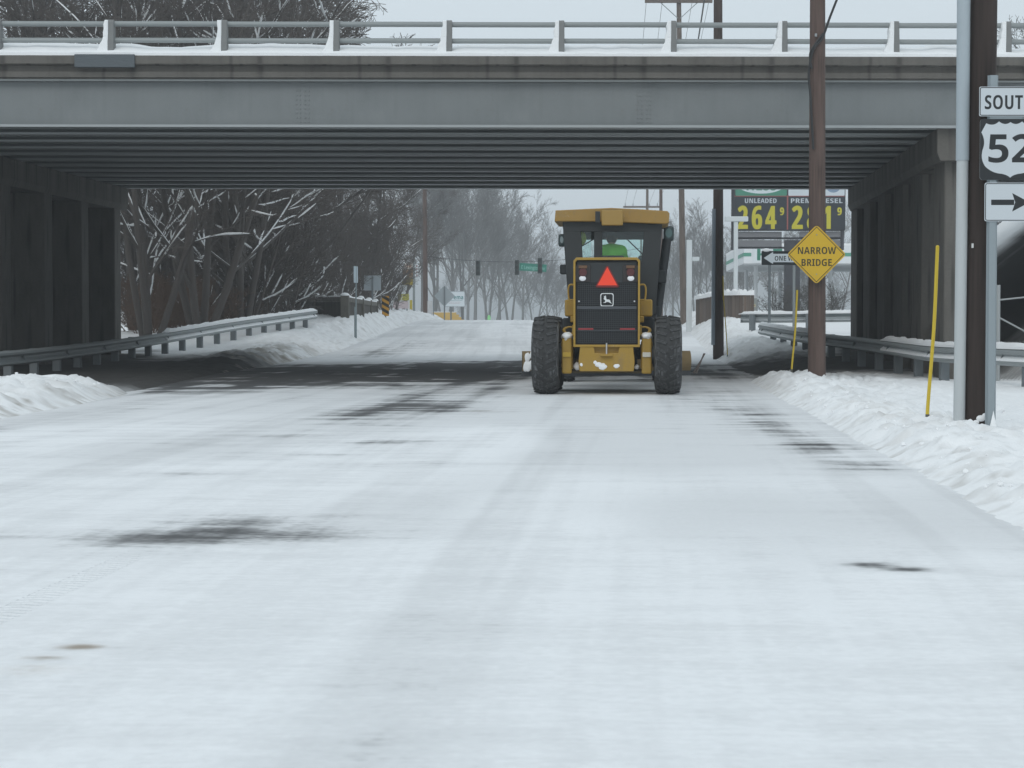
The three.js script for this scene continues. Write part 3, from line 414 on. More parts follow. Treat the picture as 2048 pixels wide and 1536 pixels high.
{ // sign seen edge on
  const D = 78, c = at(710, 548, D), b = ground(c.x, D), o = thing('edge_on_sign', 'tall narrow sign seen almost edge on, on a twin post before the parapet', 'road sign', [c.x, b - 0.15, -D], 1.32); const top = atY(532, D) - b + 0.15;
  for (const z of [-0.07, 0.07]) { const p = uPost(o, z > 0 ? top : 1.35, M(0.22, 0.26, 0.27, 0.6), 0.08); p.position.set(z, 0, 0); }
  const pl = signPlate('plate', o, 0.5, 0.66, null, null, 0.5, M(0.42, 0.5, 0.54, 0.5)); pl.position.set(0, top - 0.34, 0.03); }
{ // white board sign
  const D = 142, s = F / D, c = at(909, 598, D), b = ground(c.x, D), o = thing('board_sign', 'small white board sign with green lettering left of the road', 'sign', [c.x, b, -D]);
  const w = 40 / s, h = 29 / s; const p = signPlate('board', o, w, h, canvasTex(256, 186, (x, W, H) => { x.fillStyle = '#dfe6ea'; x.fillRect(0, 0, W, H); x.fillStyle = '#3d7f80'; fitText(x, 'ema', W * 0.7, H * 0.38, W * 0.5, 76); x.fillStyle = '#7d9aa0'; x.fillRect(W * 0.1, H * 0.58, W * 0.8, 5); x.fillStyle = '#b9a8ac'; x.fillRect(W * 0.16, H * 0.7, W * 0.64, 5); x.fillRect(W * 0.2, H * 0.8, W * 0.56, 4); })); p.position.y = c.y - b;
  for (const px of [902]) mesh('post', bx(-0.06, 0.06, -0.2, c.y - b + 0.2, -0.1, -0.003).translate(atX(px, D) - c.x, 0, 0), postSteel, o);
  mesh('frame', mergeGeometries([bx(-w / 2 - 0.04, w / 2 + 0.04, c.y - b + h / 2, c.y - b + h / 2 + 0.04, -0.03, 0.03), bx(-w / 2 - 0.04, w / 2 + 0.04, c.y - b - h / 2 - 0.04, c.y - b - h / 2, -0.03, 0.03)]), galvLight, o); }
{ // yellow stepped wall
  const D = 150, s = F / D, X0 = atX(836, D), y0 = ground(X0, D) - 0.6, o = thing('stepped_wall', 'low yellow painted wall stepping down toward the road crest', 'wall', [X0, y0, -D]); const m = M(0.62, 0.42, 0.14, 0.8);
  const yt = atY(625, D) - y0, W = px => (px - 836) / s; [[836, 912, 625], [912, 917, 629], [917, 922, 634], [922, 927, 639]].forEach(([a, b, py]) => box('wall_block', m, o, W(a) + 0.002, W(b), 0, atY(py, D) - y0, -1.2, 0, 0.01));
  box('snow', snowPlain, o, W(836), W(912), yt + 0.001, yt + 0.06, -1.2, 0, 0.03); }
{ // shop pylon sign
  const D = 140, s = F / D, X0 = atX(829, D), b = ground(X0, D), o = thing('pylon_sign', 'faded stacked orange and yellow roadside shop sign on a grey pole', 'sign', [X0, b, -D]); const W = px => atX(px, D) - X0, Y = py => atY(py, D) - b;
  mesh('pole', cylBetween(V(W(828), -0.3, 0), V(W(828), Y(524), 0), 0.09, 0.09, 10), galv, o);
  const pan = (name, x0, x1, y0, y1, draw) => { const p = signPlate(name, o, W(x1) - W(x0), Y(y0) - Y(y1), canvasTex(96, 96, draw)); p.position.set((W(x0) + W(x1)) / 2, (Y(y0) + Y(y1)) / 2, 0.1); };
  const blot = (bg, fg, n) => (x, w, h) => { x.fillStyle = bg; x.fillRect(0, 0, w, h); x.fillStyle = fg; for (let k = 0; k < n; k++) x.fillRect(w * (0.1 + 0.8 * k / n), h * 0.25, w * 0.5 / n, h * 0.5); };
  pan('panel', 809, 826, 527, 538, blot('#d9cfc2', '#a85a3c', 4)); pan('panel', 806, 826, 539, 554, blot('#b98f62', '#8e6038', 3)); pan('panel', 804, 826, 555, 570, blot('#b7a233', '#8f7c2a', 3)); pan('side_panel', 831, 837, 528, 570, (x, w, h) => { x.fillStyle = '#cfd4d6'; x.fillRect(0, 0, w, h); x.fillStyle = '#8c5a58'; for (let k = 0; k < 4; k++) x.fillRect(w * 0.3, h * (0.05 + 0.15 * k), w * 0.4, h * 0.08); }); }
{ const D = 139, X0 = atX(806, D), b = ground(X0, D), o = thing('banner_sign', 'low yellow and pale pink banner sign at the shop entrance', 'sign', [X0, b, -D]); const W = px => atX(px, D) - X0, Y = py => atY(py, D) - b;
  box('yellow_panel', M(0.45, 0.42, 0.08), o, W(795), W(818), Y(601), Y(588), -0.06, 0, 0.01); box('pink_panel', M(0.62, 0.52, 0.53), o, W(786), W(817), Y(617), Y(602.5), -0.06, 0, 0.01); for (const px of [790, 814]) box('post', postSteel, o, W(px) - 0.04, W(px) + 0.04, -0.3, Y(590), -0.14, -0.061, 0.01); box('yellow_post', M(0.55, 0.43, 0.05), o, W(819.5), W(824.5), -0.3, Y(600), -0.14, 0.04, 0.02); }
{ const D = 145, X0 = atX(861, D), b = ground(X0, D), o = thing('post_panel', 'small pale panel on a dark post between the brown pole and diamond sign', 'sign', [X0, b, -D]); const W = px => atX(px, D) - X0, Y = py => atY(py, D) - b; box('panel', M(0.55, 0.55, 0.55), o, W(855), W(865), Y(640), Y(602), -0.05, 0, 0.01); box('post', postSteel, o, W(866), W(868), -0.4, Y(602), -0.06, 0.02, 0.01); }
{ const D = 165, X0 = atX(978, D), b = ground(X0, D), o = thing('lime_marker', 'small lime green marker box beyond the crest under the signals', 'marker', [X0, b, -D]); const m = M(0.3, 0.72, 0.3, 0.6), t = atY(633, D) - b; box('body', m, o, -0.13, 0.13, -0.1, t, -0.13, 0.13, 0.05); mesh('dome', new THREE.SphereGeometry(0.12, 10, 6, 0, Math.PI * 2, 0, Math.PI / 2), m, o, [0, t, 0]); }
// ------------------------------------------------------------------ traffic signals on a span wire
{ const D = 151, L = V(P7.top(atY(512, 148)), atY(512, 148), -148), R = V(P5.top(atY(486, 155)), atY(486, 155), -155);
  const N = 40, pts = []; for (let i = 0; i <= N; i++) { const t = i / N, p = L.clone().lerp(R, t); p.y -= 0.9 * 4 * t * (1 - t); pts.push(p); }
  tag(mesh('span_cable', tube(pts, 0.018, 5, 80), black, scene), 'black span cable carrying the traffic signals across the road', 'cable');
  const yAt = X => { let best = pts[0]; for (const p of pts) if (Math.abs(p.x - X) < Math.abs(best.x - X)) best = p; return best; };
  const dk = M(0.045, 0.06, 0.06, 0.6), lens = M(0.02, 0.022, 0.02, 0.3);
  [[956, 521, 551, 'leftmost dark traffic signal hanging alone on the span cable'], [1034, 520, 550, 'middle dark traffic signal hanging at the left end of the green street sign'], [1080, 516, 547, 'rightmost dark traffic signal hanging in front of the green street sign']].forEach(([px, y0, y1, label]) => {
    const q = yAt(atX(px, D)), Dq = -q.z, c = at(px, (y0 + y1) / 2, Dq), h = (y1 - y0) * Dq / F, o = thing('traffic_signal', label, 'traffic light', [c.x, c.y - h / 2, -Dq], 0, 'traffic signals');
    box('housing', dk, o, -0.17, 0.17, 0, h, -0.12, 0.12, 0.03);
    for (let k = 0; k < 3; k++) { const y = h * (k + 0.5) / 3; const l = mesh('lens', new THREE.CylinderGeometry(0.13, 0.13, 0.02, 14).rotateX(Math.PI / 2), lens, o, [0, y, 0.125]); mesh('visor', new THREE.CylinderGeometry(0.15, 0.15, 0.22, 14, 1, true, Math.PI * 0.5, Math.PI).rotateX(Math.PI / 2).rotateZ(Math.PI / 2), dk, l, [0, 0, 0.1]); }
    mesh('hanger', cylBetween(V(0, h - 0.02, 0), V(q.x - c.x, q.y - c.y + h / 2 + 0.01, 0), 0.025, 0.025, 6), dk, o); });
  const q = yAt(atX(1066, D)), Dq = -q.z + 0.25, c = at(1066, 535, Dq), o = thing('street_name_sign', 'green street name sign hanging between two signals', 'road sign', [c.x, c.y, -Dq], 0); o.rotation.z = -0.06;
  const w = 54 * Dq / F, h = 15 * Dq / F; signPlate('plate', o, w, h, canvasTex(512, 142, (x, W, H) => { x.fillStyle = '#1f7f6c'; x.fillRect(0, 0, W, H); x.fillStyle = '#a9d2c9'; fitText(x, 'E Lexington Av', W / 2, H * 0.53, W * 0.88, 90, 'sans-serif', 'normal'); }));
  for (const s of [-0.8, 0.8]) mesh('hanger', cylBetween(V(s, h / 2 - 0.02, -0.01), V(s, q.y - c.y + 0.03 + s * 0.06, -0.24), 0.015, 0.015, 5), dk, o); }

// ------------------------------------------------------------------ things right of the road beyond the bridge
{ // fuel price sign
  const D = 100, s = F / D, X0 = atX(1586, D), b = ground(X0, D), o = thing('fuel_price_sign', 'tall black fuel price sign reading 264 9 in yellow digits behind the bridge', 'sign', [X0, b, -D]); const W = px => atX(px, D) - X0, Y = py => atY(py, D) - b;
  box('pylon', M(0.06, 0.062, 0.07), o, W(1570), W(1600), -0.3, Y(480), -0.5, -0.05, 0.02);
  box('pylon', M(0.06, 0.062, 0.07), o, W(1463), W(1468), Y(500), Y(330), -0.35, -0.1, 0.02); box('pylon', M(0.06, 0.062, 0.07), o, W(1682), W(1688), Y(500), Y(330), -0.35, -0.1, 0.02);
  box('cabinet', M(0.05, 0.052, 0.06), o, W(1465), W(1690), Y(461), Y(345), -0.6, -0.02, 0.03);
  const pt = (w, h, draw) => canvasTex(w, h, draw);
  const face = (name, x0, x1, y0, y1, tex) => { const p = signPlate(name, o, W(x1) - W(x0), Y(y0) - Y(y1), tex); p.position.set((W(x0) + W(x1)) / 2, (Y(y0) + Y(y1)) / 2, 0.0); };
  const yel = '#c4ba34', pf = (t1, a, wd) => (c, w, h) => { c.fillStyle = '#2e343a'; c.fillRect(0, 0, w, h); c.fillStyle = '#c3cacf'; fitText(c, t1, w * wd, h * 0.13, w * (t1.length * 0.078), 62); c.fillStyle = yel; for (const k of [-5, 0, 5]) { a.split('').forEach((d, i) => fitText(c, d, w * (0.16 + 0.27 * i) + k, h * 0.64 + Math.abs(k) * 0.4, w * 0.205, 315)); fitText(c, '9', w * 0.91 + k * 0.4, h * 0.45, w * 0.085, 105); } };
  face('price_panel', 1468, 1572.5, 393, 459, pt(512, 324, pf('UNLEADED', '264', 0.5)));
  face('price_panel', 1575.5, 1688, 393, 459, pt(512, 324, pf('PREM  DIESEL', '281', 0.5)));
  face('logo_panel', 1470, 1572.5, 349, 391.5, pt(512, 212, (c, w, h) => { c.fillStyle = '#4a8a74'; c.fillRect(0, 0, w, h); c.fillStyle = '#d3dcdf'; c.beginPath(); c.ellipse(w / 2, h * 0.45, w * 0.47, h * 0.45, 0, 0, 7); c.fill(); c.fillStyle = '#2f7d66'; fitText(c, 'HESS', w / 2, h * 0.5, w * 0.62, 150, 'sans-serif'); }));
  face('white_panel', 1575.5, 1688, 349, 391.5, pt(256, 106, (c, w, h) => { c.fillStyle = '#cdd5da'; c.fillRect(0, 0, w, h); c.fillStyle = '#7f93ab'; c.beginPath(); c.ellipse(w * 0.8, h * 0.55, w * 0.13, h * 0.3, -0.4, 0, 7); c.fill(); }));
  const red = M(0.35, 0.12, 0.11); box('divider', red, o, W(1572.7), W(1575.3), Y(459), Y(391), -0.03, 0.02, 0.005); box('divider', red, o, W(1468), W(1688), Y(393), Y(391.6), -0.03, 0.015, 0.005);
  const slat = M(0.2, 0.2, 0.21); [[463, 474], [480, 493]].forEach(([a, c]) => { for (const [xa, xb] of [[1470, 1564], [1600, 1681]]) box('slat_panel', slat, o, W(xa), W(xb), Y(c), Y(a), -0.3, -0.2, 0.01); });
  for (const py of [476, 495]) box('beam', M(0.07, 0.072, 0.08), o, W(1463), W(1688), Y(py + 2), Y(py - 2), -0.4, -0.3, 0.01);
}
{ // fuel canopy
  const D = 120, s = F / D, xa = atX(1487, D), b = ground(xa + 4, D), o = thing('fuel_canopy', 'white fuel station canopy with green stripe under the price sign', 'canopy', [xa, b, -D]); const Y = py => atY(py, D) - b, W = 11, dep = 18, sk = 0.9 / 18;
  const yb = Y(527), yt = Y(490); const wm = M(0.78, 0.8, 0.81, 0.5);
  const sh = new THREE.Shape([[0, 0], [W, 0], [W + sk * dep, dep], [sk * dep, dep]].map(p => new THREE.Vector2(...p)));
  mesh('roof', new THREE.ExtrudeGeometry(sh, { depth: yt - yb - 0.06, bevelEnabled: false }).rotateX(-Math.PI / 2).translate(0, yb, 0), wm, o);
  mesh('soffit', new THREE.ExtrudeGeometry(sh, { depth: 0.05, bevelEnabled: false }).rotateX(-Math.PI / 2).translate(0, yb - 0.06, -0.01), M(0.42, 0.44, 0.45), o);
  mesh('snow', new THREE.ExtrudeGeometry(sh, { depth: 0.1, bevelEnabled: true, bevelSize: 0.02, bevelThickness: 0.03, bevelSegments: 2 }).rotateX(-Math.PI / 2).translate(0, yt - 0.03, 0), snowPlain, o);
  const gm = M(0.1, 0.33, 0.24, 0.5), ym = (yt + yb) / 2; box('stripe', gm, o, 0, atX(1502, D) - xa, ym - 0.13, ym + 0.09, 0, 0.012, 0.002); box('stripe', gm, o, atX(1620, D) - xa, W, ym - 0.13, ym + 0.09, 0, 0.012, 0.002);
  mesh('stripe', sweep([V(-0.01, ym, 0), V(sk * dep - 0.01, ym, -dep)], [[0, -0.13], [0, 0.09], [0.012, 0.09], [0.012, -0.13]], -1), gm, o);
  const lt = canvasTex(512, 128, (c, w, h) => { c.fillStyle = '#dfe3e5'; c.fillRect(0, 0, w, h); c.fillStyle = '#2f7d66'; fitText(c, 'HESS', w / 2, h * 0.54, w * 0.9, 120); }); const lp = signPlate('lettering', o, (1618 - 1504) / s, 1.05, lt); lp.position.set((atX(1504, D) + atX(1618, D)) / 2 - xa, ym, 0.014);
  for (const [px, d] of [[1511, 3], [1585, 3], [1492, 12], [1560, 12], [1660, 3]]) { const x = atX(px, D + d) - xa; mesh('column', cylBetween(V(x, -0.2, -d), V(x, yb - 0.05, -d), 0.13, 0.13, 10), M(0.62, 0.64, 0.65), o); }
}
{ // ONE WAY
  const D = 64.5, s = F / D, c = at(1566, 516, D), b = ground(c.x, D), o = thing('one_way_sign', 'black and white ONE WAY arrow sign partly behind the yellow diamond', 'road sign', [c.x, b, -D]);
  const w = 86 / s, h = 28 / s, p = signPlate('plate', o, w, h, canvasTex(516, 168, (x, W, H) => { x.fillStyle = '#20262a'; x.fillRect(0, 0, W, H); x.fillStyle = '#ccd4d8'; x.beginPath(); x.moveTo(W * 0.05, H / 2); x.lineTo(W * 0.27, H * 0.06); x.lineTo(W * 0.27, H * 0.2); x.lineTo(W * 0.95, H * 0.2); x.lineTo(W * 0.95, H * 0.8); x.lineTo(W * 0.27, H * 0.8); x.lineTo(W * 0.27, H * 0.94); x.closePath(); x.fill(); x.fillStyle = '#20262a'; fitText(x, 'ONE WAY', W * 0.6, H * 0.53, W * 0.6, 78, 'sans-serif', 'bold'); })); p.position.y = c.y - b;
  for (const px of [1539, 1588]) { const q = uPost(o, c.y - b + 0.1, px > 1560 ? galv : postSteel, 0.09); q.position.set(atX(px, D) - c.x, -0.05, -0.045); }
  mesh('snow', new THREE.SphereGeometry(0.12, 8, 5).scale(1.2, 0.5, 0.4), snowPlain, o, [-0.55, c.y - b + h / 2 + 0.03, 0]); }
function tpole(label, px, pyT, pyB, D, arms, w) { const X = atX(px, D), b = ground(X, D), o = thing('lamp_pole', label, 'lamp pole', [X, b, -D], 0, 'white lamp poles'); const Y = py => atY(py, D) - b, m = M(0.66, 0.7, 0.71, 0.5); box('shaft', m, o, -w / 2, w / 2, -0.2, Y(pyT), -w / 2, w / 2, 0.02); for (const [a, c, y0, y1] of arms) box('lamp_arm', m, o, (a - px) * D / F + Math.sign(c - px) * 0, (c - px) * D / F, Y(y1), Y(y0), -0.16, 0.16, 0.03); }
tpole('white T shaped lamp pole in front of the fuel price sign', 1471, 443.2, 600, 96, [[1449, 1495, 433, 443]], 0.2);
tpole('white square lamp pole with one short arm beside the greenish pole', 1378, 480, 632, 92, [[1383.3, 1398, 514, 522]], 0.25);
{ // wooden fence
  const o = thing('wooden_fence', 'short brown picket fence with snow on top right of the road', 'fence'); const n = 16; const fm = [woodGrey, M(1.2, 1.2, 1.15, 0.9, { map: woodTex }), M(1.7, 1.7, 1.6, 0.9, { map: woodTex })];
  let pa; for (let i = 0; i <= n; i++) { const t = i / n, px = lerp(1392, 1508, t), D = lerp(93, 84, Math.min(1, t * 1.4)), X = atX(px, D), y1 = atY(lerp(598, 588, Math.min(1, t * 2.2)), D), y0 = Math.min(ground(X, D), y1 - 0.8) - 0.15; if (pa) { const a = pa, b = V(X, y1, -D); mesh('board', sweep([V(a.x, 0, a.z).lerp(V(b.x, 0, b.z), 0.03), V(a.x, 0, a.z).lerp(V(b.x, 0, b.z), 0.97)], [[-0.02, y0], [-0.02, y1], [0.02, y1], [0.02, y0]], 1), fm[i % 3], o); mesh('snow', sweep([0, 0.33, 0.66, 1].map(q => V(lerp(a.x, b.x, q), y1, lerp(a.z, b.z, q))), k => { const h = 0.1 + 0.13 * hash(i * 4 + k, 2); return [[0.12, -0.05], [0.09, h * 0.7], [0.03, h], [-0.06, h], [-0.12, -0.05]]; }, 1), snowPlain, o); } pa = V(X, y1, -D); } }
{ const D = 86, X = atX(1510, D), b = ground(X, D), o = thing('notice_board', 'small faded notice board at the right end of the picket fence', 'sign', [X, b, -D]); const Y = py => atY(py, D) - b; const p = signPlate('board', o, 0.4, 0.55, canvasTex(64, 88, (c, w, h) => { c.fillStyle = '#8f9290'; c.fillRect(0, 0, w, h); c.fillStyle = '#b8b39a'; c.fillRect(6, 40, 50, 22); c.fillStyle = '#a8823f'; c.fillRect(10, 48, 40, 5); })); p.position.set(-0.12, Y(609), 0); for (const x of [-0.3, 0.09]) box('post', postSteel, o, x - 0.02, x + 0.02, -0.2, Y(600), -0.05, -0.003, 0.004); }
{ // chain link fence at the right edge
  const o = thing('chain_link_fence', 'grey chain link fence on the snowy slope at the right edge behind the guardrail', 'fence'); const D = 37.2, m = M(0.33, 0.35, 0.35, 0.6);
  const X = px => atX(px, D), xs = [1996, 2060, 2130]; const tops = [570, 560, 545];
  const posts = xs.map((px, i) => { const x = X(px), y1 = atY(tops[i], D), y0 = ground(x, D) - 0.2; mesh('post', cylBetween(V(x, y0, -D), V(x, y1, -D), 0.045, 0.04, 10), m, o); return [x, y0, y1]; });
  mesh('rail', cylBetween(V(X(1996), atY(600, D), -D), V(X(2130), atY(586, D), -D), 0.018, 0.018, 6), m, o); mesh('brace', cylBetween(V(X(1996), atY(634, D), -D), V(X(2060), atY(668, D), -D), 0.018, 0.018, 6), m, o);
  const ws = []; for (let k = -40; k < 40; k++) for (const sl of [1, -1]) { const x0 = X(2000) + k * 0.07; const pa = V(x0, 0.1, -D), pb = V(x0 + sl * 0.75, 0.85, -D); if (Math.min(pa.x, pb.x) < X(1997) || Math.max(pa.x, pb.x) > X(2130)) continue; ws.push(cylBetween(pa, pb, 0.004, 0.004, 3)); } const wm2 = mesh('wire_mesh', mergeGeometries(ws), m, o); wm2.userData.kind = 'stuff'; }

console.log('signs');
function lumpG(r, d) { const g = mergeVertices(new THREE.IcosahedronGeometry(r, d).deleteAttribute('normal').deleteAttribute('uv'), 1e-5), p = g.attributes.position, o = rnd() * 50; for (let i = 0; i < p.count; i++) { const x = p.getX(i) / r, y = p.getY(i) / r, z = p.getZ(i) / r, f = 0.65 + 0.75 * fbm(x * 1.6 + o + z, y * 1.6 + z * 0.7, 3); p.setXYZ(i, p.getX(i) * f, p.getY(i) * f, p.getZ(i) * f); } g.computeVertexNormals(); return g; }

// ------------------------------------------------------------------ motor grader
{
  const GD = 32.7, GX = atX(1214, GD);
  const G = thing('motor_grader', 'yellow motor grader with black grille and orange triangle seen from behind', 'grader', [GX, 0.0, -GD], -Math.atan(HEAD));
  const grime = (r, g, b) => M(1, 1, 1, 0.55, { bumpMap: snowBump, bumpScale: 0.0015, map: dataTex(256, 256, (u, v) => { const n = ss(0.45, 0.85, 0.45 * tileNoise(u, v, 5, 4) + 0.3 * tileNoise(u, v, 24, 9) + 0.25 * tileNoise(u, v, 70, 60)), w = ss(0.72, 0.9, 0.5 * tileNoise(u, v, 9, 9) + 0.5 * tileNoise(u, v, 80, 80)); return [lin2s(lerp(lerp(r, 0.2, n * 0.6), 0.6, w * 0.5)), lin2s(lerp(lerp(g, 0.15, n * 0.6), 0.6, w * 0.5)), lin2s(lerp(lerp(b, 0.09, n * 0.6), 0.6, w * 0.5))]; }, true, true) });
  const yel = grime(0.37, 0.225, 0.028), dkm = M(0.022, 0.026, 0.028, 0.6), dk2 = M(0.05, 0.055, 0.06, 0.6), chrome = M(0.6, 0.6, 0.6, 0.3, { metalness: 0.6 });
  const glass = new THREE.MeshPhysicalMaterial({ color: new THREE.Color().setRGB(0.9, 0.97, 0.96), transmission: 1, thickness: 0, roughness: 0.03, ior: 1.45 });
  // wheels
  const prof = [[0.33, -0.17], [0.36, -0.2], [0.47, -0.228], [0.55, -0.218], [0.6, -0.185], [0.63, -0.13], [0.641, -0.06], [0.643, 0], [0.641, 0.06], [0.63, 0.13], [0.6, 0.185], [0.55, 0.218], [0.47, 0.228], [0.36, 0.2], [0.33, 0.17]].map(([r, y]) => new THREE.Vector2(r, y));
  const lath = new THREE.LatheGeometry(prof, 40).rotateZ(Math.PI / 2).toNonIndexed();
  const lugs = []; for (let k = 0; k < 26; k++) for (const s of [-1, 1]) { const lg = rbox(0.19, 0.026, 0.06, 0.01).rotateY(s * 0.42).rotateZ(-s * 0.22).translate(s * 0.11, 0.636, 0).rotateX((k + (s > 0 ? 0.5 : 0)) * Math.PI * 2 / 26); lugs.push(lg.index ? lg.toNonIndexed() : lg); }
  for (const g of [lath, ...lugs]) for (const a of Object.keys(g.attributes)) if (!['position', 'normal', 'uv'].includes(a)) g.deleteAttribute(a);
  const tyreG = mergeGeometries([lath, ...lugs]);
  const rimG = new THREE.LatheGeometry([[0.0, 0.02], [0.12, 0.03], [0.14, 0.09], [0.27, 0.05], [0.3, 0.15], [0.345, 0.17], [0.345, -0.17], [0.3, -0.15], [0.0, -0.1]].map(p => new THREE.Vector2(...p)), 28).rotateZ(-Math.PI / 2);
  const wheel = (x, z, sc = 1, sw = 1) => { const w = new THREE.Group(); w.name = 'wheel'; w.position.set(x, 0.652 * sc + 0.004, z); w.scale.set(sw * Math.sign(x), sc, sc); G.add(w); mesh('tyre', tyreG, rubber, w); mesh('rim', rimG, yel, w); };
  for (const x of [-1.02, 1.02]) { wheel(x, 0); wheel(x, -1.56); wheel(x * 0.93, -6.95, 0.96, 0.8); }
  // tandem cases and rear axle
  for (const s of [-1, 1]) { const c = mesh('tandem_case', rbox(0.2, 0.5, 1.9, 0.05), yel, G, [s * 0.665, 0.655, -0.78]); box('cover', yel, c, -0.085, 0.085, -0.31, 0.29, 0.953, 1.02, 0.03); box('step', s > 0 ? M(0.6, 0.58, 0.5) : M(0.5, 0.33, 0.05), c, -0.07, 0.07, -0.03, 0.05, 1.021, 1.05, 0.01); mesh('snow', lumpG(0.1, 3).scale(0.95, 0.75, 1.5), snowM, c, [0, 0.3, 0.9]); mesh('axle_hub', new THREE.CylinderGeometry(0.2, 0.2, 0.12, 16).rotateZ(Math.PI / 2), dkm, c, [s * 0.14, 0, 0.78]); }
  mesh('axle', cylBetween(V(-0.6, 0.7, -0.78), V(0.6, 0.7, -0.78), 0.13, 0.13, 14), dkm, G);
  // bumper / counterweight block
  const bs = new THREE.Shape([[-0.44, 0.4], [0.44, 0.4], [0.455, 0.55], [0.43, 0.79], [0.22, 0.79], [0.2, 0.68], [-0.2, 0.68], [-0.22, 0.79], [-0.43, 0.79], [-0.455, 0.55]].map(p => new THREE.Vector2(...p)));
  const bump = mesh('rear_bumper', new THREE.ExtrudeGeometry(bs, { depth: 0.42, bevelEnabled: true, bevelSize: 0.012, bevelThickness: 0.012, bevelSegments: 2 }).translate(0, 0, -0.1), yel, G);
  box('hitch_plate', yel, bump, -0.24, 0.24, 0.665, 0.8, 0.2, 0.25, 0.01); mesh('hitch_pin', cylBetween(V(0.0, 0.64, 0.36), V(0.0, 0.86, 0.36), 0.014, 0.014, 8), chrome, bump); box('hitch_ear', yel, bump, -0.1, 0.1, 0.64, 0.675, 0.3, 0.42, 0.01);
  for (const [x, y, r, sx] of [[-0.13, 0.5, 0.045, 1.3], [-0.07, 0.47, 0.055, 1.3], [-0.19, 0.54, 0.03, 1], [0.17, 0.48, 0.035, 1.4], [-0.42, 0.5, 0.03, 0.8]]) mesh('snow', lumpG(r, 2).scale(sx, 1, 0.35), snowM, bump, [x, y, 0.335]);
  for (const [x, y, r] of [[-0.5, 0.47, 0.065], [0.5, 0.46, 0.04], [-0.46, 0.45, 0.05]]) mesh('snow', lumpG(r, 2), snowM, bump, [x, y, -0.02]);
  box('belly_frame', dkm, G, -0.5, 0.5, 0.45, 0.85, -2.4, -0.12, 0.03);
  box('skid_bar', M(0.16, 0.13, 0.08, 0.8), G, -0.68, 0.68, 0.34, 0.39, -1.2, -0.3, 0.015);
  // engine hood
  box('hood', yel, G, -0.535, 0.535, 0.81, 2.25, -2.2, 0.2, 0.05);
  const fr = new THREE.Shape([[-0.545, 0.8], [0.545, 0.8], [0.545, 2.22], [0.5, 2.27], [-0.5, 2.27], [-0.545, 2.22]].map(p => new THREE.Vector2(...p))); fr.holes.push(new THREE.Path([[-0.526, 0.825], [0.526, 0.825], [0.526, 2.205], [0.495, 2.243], [-0.495, 2.243], [-0.526, 2.205]].map(p => new THREE.Vector2(...p))));
  mesh('grille_frame', new THREE.ExtrudeGeometry(fr, { depth: 0.14, bevelEnabled: true, bevelSize: 0.008, bevelThickness: 0.008, bevelSegments: 2 }).translate(0, 0, 0.2), yel, G);
  const gr = box('grille', M(0.013, 0.015, 0.018, 0.75), G, -0.524, 0.524, 0.828, 2.235, 0.22, 0.27, 0.01);
  const bars = []; for (let x = -0.48; x < 0.49; x += 0.035) bars.push(bx(x, x + 0.007, -0.665, 0.32, 0.026, 0.038)); for (let y = -0.665; y < 0.32; y += 0.035) bars.push(bx(-0.48, 0.49, y, y + 0.007, 0.0385, 0.046)); const gb = mesh('grille_mesh', mergeGeometries(bars), dk2, gr); gb.userData.kind = 'stuff';
  box('upper_panel', dkm, gr, -0.495, 0.495, 0.325, 0.67, 0.025, 0.05, 0.01); box('crossbar', M(0.06, 0.066, 0.075, 0.5), gr, -0.495, 0.495, -0.115, -0.06, 0.047, 0.065, 0.008); box('crossbar', M(0.035, 0.04, 0.046, 0.5), gr, -0.495, 0.495, -0.475, -0.455, 0.047, 0.058, 0.005);
  for (const s of [-1, 1]) { box('reflector', M(0.3, 0.03, 0.035, 0.4), gr, s > 0 ? 0.22 : -0.47, s > 0 ? 0.47 : -0.22, -0.455, -0.425, 0.047, 0.06, 0.006); mesh('latch', cylBetween(V(s * 0.46, 0.02, 0.04), V(s * 0.46, 0.02, 0.07), 0.014, 0.014, 8), chrome, gr);
    // lamps
    const lx = s * 0.395; box('lamp_pod', M(0.035, 0.03, 0.03), gr, lx - 0.13, lx + 0.13, 0.34, 0.62, 0.05, 0.075, 0.02); mesh('tail_lamp', new THREE.CylinderGeometry(0.065, 0.07, 0.03, 20).rotateX(Math.PI / 2), M(0.09, 0.02, 0.02, 0.3), gr, [lx, 0.5, 0.085]); mesh('reverse_lamp', new THREE.SphereGeometry(0.058, 18, 8).scale(1, 0.78, 0.35), M(0.82, 0.82, 0.84, 0.25), gr, [lx + 0.005 * s, 0.4, 0.082]); box('amber_lamp', M(0.14, 0.07, 0.03, 0.4), gr, lx - 0.07, lx + 0.07, 0.565, 0.615, 0.076, 0.09, 0.008);
    mesh('handrail', tube([V(s * 0.53, 1.58, 0.05), V(s * 0.63, 1.585, 0.05), V(s * 0.64, 1.62, 0.05), V(s * 0.645, 1.78, 0.05), V(s * 0.62, 1.83, 0.05), V(s * 0.53, 1.83, 0.05)], 0.015, 8, 40), yel, G);
    mesh('tow_loop', new THREE.TorusGeometry(0.09, 0.024, 8, 20).scale(1.15, 0.62, 1), yel, G, [s * 0.615, 1.07, 0.1]);
    box('bracket', yel, G, s > 0 ? 0.53 : -0.58, s > 0 ? 0.58 : -0.53, 0.98, 1.16, -0.1, 0.16, 0.01);
    box('side_tank', yel, G, s > 0 ? 0.54 : -0.72, s > 0 ? 0.76 : -0.54, 1.3, 1.59, -1.6, -0.25, 0.03); box('side_ledge', yel, G, s > 0 ? 0.54 : -0.62, s > 0 ? 0.62 : -0.54, 1.2, 1.31, -1.2, -0.1, 0.02);
    box('fender_hose_box', dkm, G, s > 0 ? 0.54 : -0.78, s > 0 ? 0.8 : -0.54, 0.98, 1.28, -1.9, -0.7, 0.03); }
